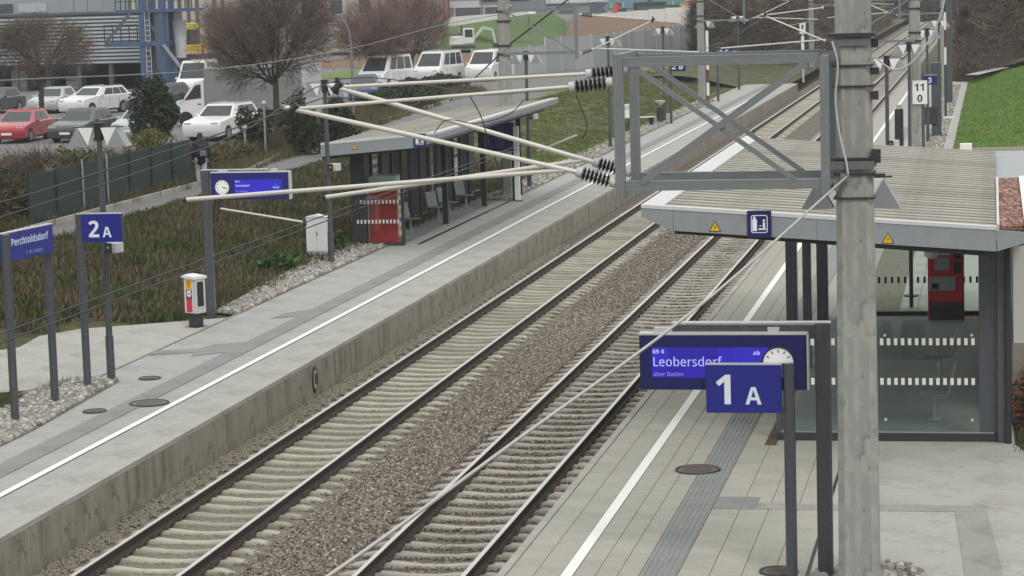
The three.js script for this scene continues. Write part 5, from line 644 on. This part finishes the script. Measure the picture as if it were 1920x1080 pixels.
{ const t = thing('wheel_loader', 'yellow construction machine between the blue tower and the big tree', 'construction machine', [-64.2, 1.5, -190], -0.2); const Y = mat(0.62, 0.42, 0.02, 0.5); mesh('body', rbox(2.6, 1.0, 1.5, 0.1, 0, 2.0, 0), Y, t); mesh('roof', rbox(1.5, 0.5, 1.4, 0.06, -0.3, 4.0, 0), mat(0.6, 0.55, 0.03, 0.5), t); mesh('cab', rbox(1.2, 1.2, 1.2, 0.05, -0.2, 3.1, 0), M.carGlass, t); mesh('arm', bar(V(0.6, 2.3, 0), V(2.0, 2.9, 0), 0.3, 0.3), Y, t); for (const x of [-0.9, 0.9]) for (const z of [-0.8, 0.8]) mesh('wheel', new THREE.CylinderGeometry(0.75, 0.75, 0.4, 18).rotateX(Math.PI / 2).translate(x, 0.75, z), M.tyre, t); mesh('chassis', span(-1.3, 1.3, 0.8, 1.5, -0.6, 0.6), M.steelDk, t); }

// ---------------------------------------------------------------- left side street furniture
{ const t = thing('mesh_fence', 'dark green privacy fence along the raised path, left', 'fence', [0, 1.5, 0]); const g = mat(0.022, 0.042, 0.04, 0.8, 0, { bumpMap: T.grain, bumpScale: 0.004 }), A = V(-26.95, 0, -64.8), B = V(-27.4, 0, -80.5); for (let i = 0; i < 7; i++) { const a = V().lerpVectors(A, B, i / 7), b = V().lerpVectors(A, B, (i + 1) / 7); mesh('fence_panel', bar(V(a.x, 0.78, a.z - 0.04), V(b.x, 0.78, b.z + 0.04), 0.03, 1.45), g, t); mesh('fence_post', rod(V(a.x + 0.06, -0.1, a.z), V(a.x + 0.06, 1.65, a.z), 0.035), i === 2 || i === 3 ? M.aluGrey : g, t); } }
{ const t = thing('metal_frame', 'dark green metal gate frame among the bushes at the left edge', 'gate frame', [-27.3, 1.45, -59.8], -0.2); const g = mat(0.02, 0.045, 0.04, 0.7); for (const x of [-0.5, 0.4]) mesh('upright', rod(V(x, 0, 0), V(x, 2.1, 0), 0.06), g, t); mesh('top_rail', rod(V(-0.5, 2.1, 0), V(0.4, 2.1, 0), 0.05), g, t); mesh('middle_rail', rod(V(-0.5, 1.0, 0), V(0.4, 1.0, 0), 0.045), g, t); mesh('lower_rail', rod(V(-0.5, 0.6, 0), V(0.4, 0.6, 0), 0.045), g, t); }
{ const t = thing('street_lamp', 'grey street lamp with curved arm over the car park', 'street lamp', [-31.6, PY, -118.4]); mesh('pole', [rod(V(0, -0.1, 0), V(0, 3.9, 0), 0.065, 10, 0.055)], M.galv, t); mesh('arm', tube([V(0, 3.88, 0), V(-0.08, 4.5, 0.02), V(-0.4, 5.1, 0.06), V(-1.0, 5.42, 0.1), V(-1.7, 5.5, 0.15)], 0.045, 8, 24), M.galv, t); mesh('lamp_head', rbox(0.95, 0.12, 0.28, 0.05, -2.15, 5.53, 0.18), M.lightGrey, t); }
{ const t = thing('sign_post', 'thin white post in the dry grass before the first van', 'post', [-34.4, 1.4, -137.6]); mesh('post', cyl(0.05, 0.05, 1.5), M.lightGrey, t); mesh('head', rbox(0.16, 0.4, 0.12, 0.02, 0, 1.6, 0), M.whitePaint, t); }
for (const [x, z, l] of [[-28.8, -94.0, 'taller grey ball topped post at the end of the scrub'], [-29.4, -93.2, 'shorter grey ball topped post beside the taller one']]) { const t = thing('ball_post', l, 'post', [x, 1.4, z]); const h = l[0] === 't' ? 2.1 : 1.2; mesh('post', cyl(0.05, 0.05, h), M.aluGrey, t); mesh('ball', new THREE.SphereGeometry(0.11, 14, 10).translate(0, h + 0.08, 0), M.lightGrey, t); }
for (const [x, z, l] of [[-28.6, -99, 'short dark bollard by the path kerb, nearest'], [-30.1, -124, 'short dark bollard by the path kerb, farther']]) { const t = thing('bollard', l, 'bollard', [x + 0.5, 1.5, z]); mesh('post', cyl(0.05, 0.05, 0.5), M.black, t); mesh('cap', cyl(0.06, 0.03, 0.06, 0, 0.5, 0), M.steelDk, t); }
{ // grey mesh fence behind the road
  const t = thing('panel_fence', 'long grey panel fence behind the road and green slope', 'fence', [0, 1.5, 0]), g = mat(0.3, 0.325, 0.335, 0.8), g2 = mat(0.36, 0.38, 0.39, 0.8), pts = [V(-36.5, 0, -170), V(-33.5, 0, -176), V(-29.6, 0, -188), V(-28.2, 0, -206), V(-26.8, 0, -226), V(-26.2, 0, -262)]; let k = 0;
  for (let i = 0; i < pts.length - 1; i++) { const n = Math.round(pts[i].distanceTo(pts[i + 1]) / 2.5); for (let j = 0; j < n; j++) { const a = V().lerpVectors(pts[i], pts[i + 1], j / n), b = V().lerpVectors(pts[i], pts[i + 1], (j + 1) / n), e = V().subVectors(b, a).normalize().multiplyScalar(0.05), tall = k > 3 ? 2.5 : 2.0; mesh('fence_panel', bar(V(a.x + e.x, tall / 2, a.z + e.z), V(b.x - e.x, tall / 2, b.z - e.z), 0.05, tall), k++ % 3 ? g : g2, t); mesh('fence_post', span(a.x - 0.05, a.x + 0.05, -0.1, tall + 0.1, a.z - 0.05, a.z + 0.05), M.lightGrey, t); } } }

// ---------------------------------------------------------------- person on the raised path, walking away with a backpack
function blob(bones, cell, m, name, parent) { // smooth union of tapered capsules, meshed
  const lo = V(1e9, 1e9, 1e9), hi = V(-1e9, -1e9, -1e9); for (const [a, b, r, q] of bones) for (const [p, w] of [[a, r], [b, q]]) { lo.min(p.clone().subScalar(w + 0.05)); hi.max(p.clone().addScalar(w + 0.05)); }
  const c = lo.clone().add(hi).multiplyScalar(0.5), half = Math.max(hi.x - lo.x, hi.y - lo.y, hi.z - lo.z) / 2, N = Math.min(120, Math.ceil(2 * half / cell)), mc = new MarchingCubes(N, m, false, false, 200000); mc.isolation = 0; const f = mc.field, p = V();
  for (let k = 0; k < N; k++) for (let j = 0; j < N; j++) for (let i = 0; i < N; i++) { p.set((i - N / 2) / (N / 2), (j - N / 2) / (N / 2), (k - N / 2) / (N / 2)).multiplyScalar(half).add(c); let d = 9; for (const [a, b, r, q] of bones) { const ab = V().subVectors(b, a), t = clamp(V().subVectors(p, a).dot(ab) / ab.lengthSq()), e = p.distanceTo(V().addVectors(a, ab.multiplyScalar(t))) - lerp(r, q, t), h = clamp(0.5 + 0.5 * (d - e) / 0.03); d = lerp(d, e, h) - 0.03 * h * (1 - h); } f[i + j * N + k * N * N] = -d; }
  mc.update(); const n = mc.count, g = new THREE.BufferGeometry(), pa = new Float32Array(mc.positionArray.subarray(0, n * 3)), na = new Float32Array(mc.normalArray.subarray(0, n * 3)); for (let i = 0; i < n; i++) { pa[i * 3] = pa[i * 3] * half + c.x; pa[i * 3 + 1] = pa[i * 3 + 1] * half + c.y; pa[i * 3 + 2] = pa[i * 3 + 2] * half + c.z; } g.setAttribute('position', new THREE.BufferAttribute(pa, 3)); g.setAttribute('normal', new THREE.BufferAttribute(na, 3)); g.setAttribute('uv', new THREE.BufferAttribute(new Float32Array(n * 2), 2)); g.computeVertexNormals(); return mesh(name, g, m, parent);
}
{ const t = thing('person', 'person in dark jacket and pale trousers with a backpack, walking on the raised path', 'person', [-26.62, 1.495, -79.3], 0.5);
  // local: faces -z (away); feet on y=0
  const hipL = V(-0.09, 0.9, 0), hipR = V(0.09, 0.9, 0), knL = V(-0.1, 0.5, -0.12), knR = V(0.1, 0.48, 0.04), anL = V(-0.1, 0.09, -0.08), anR = V(0.1, 0.12, 0.24), sh = 1.42, skin = mat(0.42, 0.25, 0.18, 0.6);
  blob([[V(0, 0.95, 0), V(0, 1.2, 0), 0.13, 0.14], [V(0, 1.2, 0), V(0, 1.4, -0.01), 0.15, 0.13], [V(-0.16, 1.4, 0), V(0.16, 1.4, 0), 0.07, 0.07], [V(0, 1.42, -0.01), V(0, 1.55, -0.02), 0.055, 0.05], [V(0, 1.6, -0.03), V(0, 1.68, -0.02), 0.085, 0.095], [V(-0.01, 1.57, -0.09), V(0.01, 1.57, -0.09), 0.04, 0.04], [V(0, 1.62, -0.12), V(0, 1.635, -0.115), 0.014, 0.01], [hipL, knL, 0.085, 0.06], [knL, anL, 0.055, 0.04], [hipR, knR, 0.085, 0.06], [knR, anR, 0.055, 0.04], [V(-0.2, sh, 0), V(-0.27, 1.14, 0.04), 0.05, 0.042], [V(-0.27, 1.14, 0.04), V(-0.25, 0.9, -0.06), 0.04, 0.03], [V(0.2, sh, 0), V(0.27, 1.14, 0), 0.05, 0.042], [V(0.27, 1.14, 0), V(0.26, 0.9, -0.1), 0.04, 0.03], [V(-0.25, 0.88, -0.07), V(-0.25, 0.8, -0.08), 0.034, 0.026], [V(0.26, 0.88, -0.11), V(0.26, 0.8, -0.13), 0.034, 0.026]], 0.016, skin, 'body', t);
  blob([[V(0, 0.86, 0), V(0, 1.2, 0), 0.185, 0.185], [V(0, 1.2, 0), V(0, 1.41, -0.01), 0.19, 0.15], [V(-0.17, 1.41, 0), V(0.17, 1.41, 0), 0.095, 0.095], [V(0, 1.42, 0), V(0, 1.5, -0.01), 0.09, 0.075], [V(-0.2, sh, 0), V(-0.28, 1.14, 0.04), 0.085, 0.07], [V(-0.28, 1.14, 0.04), V(-0.255, 0.93, -0.05), 0.066, 0.055], [V(0.2, sh, 0), V(0.28, 1.14, 0), 0.085, 0.07], [V(0.28, 1.14, 0), V(0.265, 0.93, -0.09), 0.066, 0.055]], 0.02, mat(0.022, 0.02, 0.028, 0.85), 'jacket', t);
  blob([[V(-0.07, 0.88, 0), V(0.07, 0.88, 0), 0.14, 0.14], [hipL, knL, 0.115, 0.085], [knL, anL, 0.085, 0.068], [hipR, knR, 0.115, 0.085], [knR, anR, 0.085, 0.068]], 0.02, mat(0.42, 0.45, 0.5, 0.9), 'trousers', t);
  blob([[V(-0.1, 0.04, -0.02), V(-0.1, 0.035, -0.2), 0.05, 0.042], [V(0.1, 0.08, 0.28), V(0.1, 0.035, 0.12), 0.05, 0.042]], 0.012, M.black, 'shoes', t);
  blob([[V(0, 1.66, 0.0), V(0, 1.71, -0.01), 0.1, 0.1], [V(0, 1.58, 0.05), V(0, 1.64, 0.04), 0.07, 0.08]], 0.012, mat(0.03, 0.022, 0.018, 0.9), 'hair', t);
  const bp = mesh('backpack', rbox(0.34, 0.46, 0.2, 0.07, 0.02, 1.2, 0.27), mat(0.025, 0.025, 0.03, 0.8), t); mesh('pocket', rbox(0.22, 0.2, 0.06, 0.03, 0.02, 1.12, 0.385), mat(0.16, 0.13, 0.2, 0.8), bp); }

// ---------------------------------------------------------------- far buildings and yards
M.corr = mat(0.46, 0.5, 0.53, 0.4, 0.35); M.corrDk = mat(0.1, 0.12, 0.135, 0.6, 0.2); M.steelBlue = mat(0.06, 0.11, 0.21, 0.55, 0.1); M.cream = mat(0.5, 0.47, 0.4, 0.9); M.pane = mat(0.06, 0.085, 0.1, 0.15);
{ const t = thing('corrugated_hall', 'long grey hall clad in horizontal ribs behind the bare tree at left', 'hall', [0, 0, -165]);
  mesh('wall', span(-90, -59.3, 3.3, 6.85, -8, 0), M.corrDk, t); for (let i = 0; i < 13; i++) mesh('wall_rib', span(-90, -59.25, 3.36 + i * 0.265, 3.51 + i * 0.265, 0.002, 0.14), M.corr, t);
  mesh('roof_edge', span(-90, -59.1, 6.852, 7.0, -8, 0.2), M.corrDk, t); for (let i = 0; i < 9; i++) mesh('column', span(-62 - i * 2.4, -61.7 - i * 2.4, 1.4, 3.29, -0.4, -0.1), M.corrDk, t); mesh('rear_wall', span(-90, -59.3, 1.4, 3.29, -7, -6.5), M.soffit, t); mesh('side_wall', span(-59.6, -59.3, 1.4, 3.29, -6.4, -0.5), mat(0.1, 0.13, 0.2, 0.7), t); for (let i = 0; i < 6; i++) mesh('stored_crate', span(-66 - i * 2.1, -64.8 - i * 2.1, 1.4, 2.3 + (i % 3) * 0.3, -3, -2), [M.lightGrey, M.steelBlue, M.aluGrey][i % 3], t);
  mesh('upper_storey', span(-90, -63.2, 7.0, 9.2, -8, -2.5), mat(0.3, 0.34, 0.37, 0.5, 0.2), t); for (let i = 0; i < 8; i++) mesh('window', span(-69.6 - i * 2.6, -67.4 - i * 2.6, 7.1, 7.75, -2.49, -2.44), i % 2 ? M.pane : M.corr, t); for (let i = 0; i < 3; i++) mesh('wall_panel', span(-66.3 + i * 1.05, -65.3 + i * 1.05, 7.02, 9, -2.49, -2.4), M.aluGrey, t); }
{ const t = thing('pale_building', 'pale cream building with narrow vertical strips behind the blue tower', 'building', [0, 0, -238]); const pink = mat(0.42, 0.36, 0.34, 0.9); mesh('wall', span(-104, -76.5, 1.3, 10, -12, 0), M.cream, t); mesh('side_wall', span(-76.45, -57, 1.3, 9.6, -12, -1), pink, t); for (let i = 0; i < 18; i++) mesh('vertical_strip', span(-92.6 + i * 0.92, -92.25 + i * 0.92, 1.5, 9.9, 0.002, 0.15), i % 4 === 3 ? M.aluGrey : mat(0.1, 0.09, 0.08, 0.8), t); for (let i = 0; i < 6; i++) { const f = mesh('window', span(-74.5 + i * 2.9, -73.1 + i * 2.9, 5.6, 7.2, -0.998, -0.92), M.lightGrey, t); mesh('pane', span(-74.4 + i * 2.9, -73.2 + i * 2.9, 5.7, 7.1, -0.919, -0.9), M.pane, f); } }
{ const t = thing('steel_tower', 'blue steel access tower with platforms and railings beside the corrugated hall', 'tower', [0, 0, -160]); const S = M.steelBlue, cx = [[-57.5, 0], [-56.05, 0], [-57.5, -2], [-56.05, -2]];
  for (const [x, z] of cx) mesh('column', span(x - 0.18, x + 0.18, 1.3, 10, z - 0.18, z + 0.18), S, t); mesh('platform', span(-60.2, -55.9, 4.6, 4.9, -2.3, 0.25), S, t); mesh('platform', span(-59.3, -53.8, 6.9, 7.12, -2.3, 0.25), S, t); for (const [a, b, y] of [[-60.2, -57.8, 4.9], [-55.7, -53.8, 7.12], [-59.3, -57.8, 7.12]]) { for (let x = a; x <= b + 0.01; x += (b - a) / 4) mesh('railing_post', span(x - 0.03, x + 0.03, y, y + 1.15, 0.16, 0.22), M.steelDk, t); mesh('handrail', span(a, b, y + 1.152, y + 1.21, 0.15, 0.23), M.steelDk, t); mesh('knee_rail', span(a, b, y + 0.55, y + 0.6, 0.17, 0.21), M.steelDk, t); }
  mesh('brace', bar(V(-57.4, 4.5, 0.1), V(-56.1, 2.2, 0.1), 0.12, 0.16), M.steelDk, t); mesh('brace', bar(V(-57.3, 6.7, 0.1), V(-56.2, 5.1, 0.1), 0.1, 0.12), S, t); mesh('stair_stringer', bar(V(-55.9, 4.7, 0.4), V(-53.6, 1.6, 0.4), 0.1, 0.2), M.aluGrey, t); mesh('stair_stringer', bar(V(-58.2, 6.9, 0.3), V(-60.1, 4.9, 0.3), 0.1, 0.2), M.corrDk, t); mesh('white_tank', new THREE.CylinderGeometry(0.5, 0.35, 2.6, 18).translate(-55.3, 5.0, -1.5), M.lightGrey, t); for (let i = 0; i < 14; i++) mesh('ladder_rung', span(-57.2, -56.9, 1.8 + i * 0.35, 1.84 + i * 0.35, 0.21, 0.25), M.lightGrey, t); for (const x of [-57.22, -56.88]) mesh('ladder_rail', span(x - 0.02, x + 0.02, 1.4, 7, 0.21, 0.25), M.lightGrey, t); }
{ const t = thing('dark_container', 'dark brown container with a white top edge behind the truck', 'container', [-58.4, 1.45, -172]); mesh('box', rbox(5, 2.2, 2.4, 0.05, 0, 1.1, 0), mat(0.06, 0.05, 0.055, 0.8), t); for (let i = 0; i < 12; i++) mesh('side_rib', box(0.1, 2, 0.06, -2.3 + i * 0.42, 1.1, 1.22), mat(0.075, 0.06, 0.065, 0.8), t); mesh('top_rail', box(5.05, 0.12, 2.45, 0, 2.26, 0), M.aluGrey, t); }
for (const [x, l] of [[-55.2, 'left of two upright wooden posts by the dark container'], [-54.5, 'right of two upright wooden posts by the dark container']]) { const t = thing('wooden_post', l, 'post', [x, 1.4, -166]); mesh('post', cyl(0.12, 0.1, 3.0, 0, 0, 0, 8), mat(0.3, 0.19, 0.12, 0.9), t); mesh('cap', cyl(0.13, 0.13, 0.05, 0, 3, 0, 8), M.rust, t); }
{ const t = thing('garage_building', 'grey garage block with two roller doors beside the salmon house', 'building', [0, 3.2, -332]); mesh('wall', span(-74.2, -62, -0.3, 6, -8, 0), mat(0.2, 0.215, 0.235, 0.8), t); mesh('light_band', span(-74.2, -70, 2.0, 2.9, 0.002, 0.12), M.lightGrey, t); for (const [a, b] of [[-73.4, -69.9], [-69.2, -65.6]]) { const d = mesh('roller_door', span(a, b, 0.0, 1.95, 0.002, 0.08), mat(0.13, 0.145, 0.16, 0.7), t); for (let i = 0; i < 6; i++) mesh('door_slat', span(a, b, 0.12 + i * 0.31, 0.3 + i * 0.31, 0.081, 0.12), M.steel, d); mesh('door_frame', [span(a - 0.2, a - 0.01, -0.05, 2.15, 0.003, 0.18)], M.lightGrey, t); mesh('door_lintel', span(a - 0.2, b + 0.2, 1.96, 2.2, 0.004, 0.2), M.lightGrey, t); } mesh('dark_opening', span(-69.6, -63, 2.7, 3.3, 0.003, 0.06), M.black, t); }
{ const t = thing('salmon_house', 'salmon coloured house wall at the top edge, right of the red trees', 'house', [0, 3.0, -330]); mesh('wall', span(-92, -74.4, -1.5, 8, -9, 0), mat(0.45, 0.2, 0.13, 0.9), t); mesh('corner_pipe', span(-74.6, -74.45, -1, 8, 0.01, 0.12), M.steelDk, t); for (let i = 0; i < 4; i++) { const f = mesh('window', span(-89 + i * 3.6, -87.8 + i * 3.6, 1, 2.5, 0.002, 0.08), M.lightGrey, t); mesh('pane', span(-88.9 + i * 3.6, -87.9 + i * 3.6, 1.1, 2.4, 0.081, 0.1), M.pane, f); } }
{ const t = thing('workshop_hall', 'long white and grey workshop hall across the top of the yard', 'hall', [0, 3.2, -390]); mesh('wall', span(-78, -48, -0.5, 1.75, -10, 0), mat(0.24, 0.265, 0.28, 0.8), t); mesh('white_roof', prism([[-78.5, 1.76], [-47.5, 1.76], [-47.5, 5.6], [-78.5, 5.6]], -10.2, 0.5), mat(0.55, 0.6, 0.62, 0.6), t); for (let i = 0; i < 9; i++) mesh('roof_seam', span(-77 + i * 3.2, -76.9 + i * 3.2, 1.8, 5.5, 0.502, 0.58), M.aluGrey, t); for (let i = 0; i < 5; i++) mesh('gate', span(-74 + i * 5, -71.5 + i * 5, -0.4, 1.3, 0.002, 0.08), M.corrDk, t); }
{ const t = thing('teal_roof_building', 'teal roofed building behind the yard, right of the workshop hall', 'building', [0, 3.2, -370]); const teal = mat(0.12, 0.27, 0.29, 0.5); mesh('wall', span(-58, -40, -0.5, 0.9, -8, 0), M.lightGrey, t); mesh('roof', prism([[-58.6, 0.91], [-39.4, 0.91], [-42, 4], [-56, 4]], -8.3, 0.4), teal, t); for (let i = 0; i < 10; i++) mesh('roof_rib', span(-57.4 + i * 1.9, -57.25 + i * 1.9, 0.95, 1.8, 0.402, 0.5), M.lightGrey, t); for (let i = 0; i < 6; i++) mesh('window', span(-56.5 + i * 2.8, -55 + i * 2.8, 0.1, 0.75, 0.002, 0.08), M.pane, t); }
{ const t = thing('parked_lorry', 'white lorry with a red stripe in front of the workshop hall', 'lorry', [-69.8, 3.2, -358]); mesh('box', rbox(4.6, 1.5, 2.2, 0.05, 0, 1.4, 0), M.whitePaint, t); mesh('stripe', box(4.61, 0.36, 2.21, 0, 0.84, 0), M.red, t); for (const x of [-1.5, 1.6]) mesh('wheel', new THREE.CylinderGeometry(0.45, 0.45, 2.1, 16).rotateX(Math.PI / 2).translate(x, 0.45, 0), M.tyre, t); }
struct('grass_mound', (() => { const g = new THREE.PlaneGeometry(1, 1, 30, 24).rotateX(-Math.PI / 2), p = g.attributes.position, uv = g.attributes.uv; for (let i = 0; i < p.count; i++) { const u = p.getX(i) + 0.5, v = 0.5 - p.getZ(i), z = lerp(-238, -318, v), x = lerp(-66, lerp(-38, -55.5, v), u); p.setXYZ(i, x, ground(x, z) + 0.3 + 0.35 * v, z); uv.setXY(i, x, z); } g.computeVertexNormals(); return g; })(), tmat(M.lawn.map, { color: new THREE.Color(0.55, 0.62, 0.7), roughness: 1 }), 'dark green grass mound beyond the excavator');
struct('soil_slope', (() => { const g = new THREE.PlaneGeometry(1, 1, 24, 16).rotateX(-Math.PI / 2), p = g.attributes.position, uv = g.attributes.uv; for (let i = 0; i < p.count; i++) { const u = p.getX(i) + 0.5, v = 0.5 - p.getZ(i), z = lerp(-262, -328, v), x = lerp(lerp(-46, -56, v), lerp(-30, -42, v), u); p.setXYZ(i, x, 1.75 + 2.1 * v * (1 - u * 0.75) + 0.25 * fbm(x * 0.08, z * 0.08, 16, 3), z); uv.setXY(i, x, z); } g.computeVertexNormals(); return g; })(), tmat(M.dirt.map, { color: new THREE.Color(0.95, 0.85, 0.78), roughness: 1, bumpMap: T.grain, bumpScale: 0.05 }), 'bare brown soil slope right of the grass mound');
struct('dirt_yard', sheet(-62, -37, -236, -200, 4, 4, 0.03), tmat(M.dirt.map, { color: new THREE.Color(0.85, 0.75, 0.68), roughness: 1 }), 'brown dirt before the grass mound');
struct('grass_patch', sheet(-52, -41, -200, -176, 6, 6, 0.035), M.lawn, 'grass behind the row of vans');
{ const t = thing('retaining_wall', 'pale concrete wall rising to the right above the soil slope', 'wall'); const a = V(-55, 0, -332), n = 8; for (let i = 0; i < n; i++) { const p = a.clone().lerp(V(-36, 0, -322), i / n), q = a.clone().lerp(V(-36, 0, -322), (i + 1) / n - 0.003), h = 3.75 + 0.14 * i; mesh('wall_panel', uvm(bar(V(p.x, h / 2, p.z), V(q.x, h / 2, q.z), 0.3, h)), M.white, t); } }
{ const t = thing('red_pipe', 'leaning red pipe end in the yard above the pale wall', 'pipe', [-51.8, 3.4, -336], 0); mesh('pipe', rod(V(0, 0, 0), V(0.7, 1.7, 0), 0.42, 14), mat(0.5, 0.08, 0.07, 0.5), t); mesh('flange', rod(V(0.7, 1.7, 0), V(0.76, 1.84, 0), 0.5, 14), M.redDk, t); }
{ const t = thing('green_skip', 'long low green skip in the yard above the pale wall', 'skip', [-45.5, 3.3, -336]); mesh('tub', prism([[-2.4, 0.2], [2.4, 0.2], [2.8, 1.3], [-2.8, 1.3]], -1, 1), mat(0.04, 0.14, 0.08, 0.6), t); mesh('rim', span(-2.85, 2.85, 1.302, 1.42, -1.05, 1.05), M.steelDk, t); }
{ const t = thing('scrap_heap', 'orange brown heap in the yard at the top edge', 'heap', [-40.2, 3.6, -334]); const R = rng(5), gs = []; for (let i = 0; i < 60; i++) { const a = R() * 6.28, r = Math.pow(R(), 0.6) * 1.7; gs.push(new THREE.DodecahedronGeometry(0.25 + 0.3 * R(), 0).translate(Math.cos(a) * r * 1.2, 0.8 + (1.9 - r) * 0.55 * R(), Math.sin(a) * r)); } const m = mesh('rubble', gs, mat(0.4, 0.2, 0.07, 0.9), t); m.userData.kind = 'stuff'; mesh('timber', bar(V(-1.6, 0.9, 1.6), V(1.4, 1.5, 1.5), 0.2, 0.2), M.orange, t); }
{ const t = thing('dark_machine', 'dark machinery standing in the yard between red pipe and orange heap', 'machine', [-47.5, 3.2, -342]); mesh('body', rbox(4.5, 1.4, 2, 0.1, 0, 1.3, 0), M.steelDk, t); mesh('mast', span(-0.3, 0.3, 1.9, 5, -0.3, 0.3), M.steel, t); mesh('arm', bar(V(0, 4.6, 0), V(3.4, 3.0, 0), 0.3, 0.4), M.steelBlue, t); for (const x of [-1.5, 1.5]) mesh('wheel', new THREE.CylinderGeometry(0.55, 0.55, 2.2, 14).rotateX(Math.PI / 2).translate(x, 0.55, 0), M.tyre, t); }
{ const t = thing('blue_crane', 'blue lattice crane boom beyond the pale wall at the top edge', 'crane', [-37.5, 3.2, -352]); for (const z of [-0.4, 0.4]) for (const y of [0, 0.8]) mesh('chord', rod(V(-3, 1 + y, z), V(4.5, 4.5 + y, z), 0.09), M.steelBlue, t); for (let i = 0; i < 12; i++) { const k = i / 12; mesh('lattice', rod(V(-3 + 7.5 * k, 1 + 3.5 * k + (i % 2) * 0.8, 0.4), V(-3 + 7.5 * (k + 1 / 12), 1 + 3.5 * (k + 1 / 12) + ((i + 1) % 2) * 0.8, 0.4), 0.06), M.steelBlue, t); } mesh('base', rbox(3.6, 1.6, 2, 0.1, -2, 0.8, 0), M.aluGrey, t); }
{ const t = thing('white_canopy', 'white sloped canopy roof behind the excavator and second mast', 'canopy', [-53.5, 1.5, -262]); mesh('roof', prism([[-5.0, 2.2], [-4.6, 3.3], [4.0, 3.7], [4.2, 3.4]], -2, 2), M.whitePaint, t); for (const x of [-4.2, 3.4]) mesh('support', span(x, x + 0.15, 0, 3.0, -1.5, -1.3), M.aluGrey, t); }

renderer.render(scene, camera);
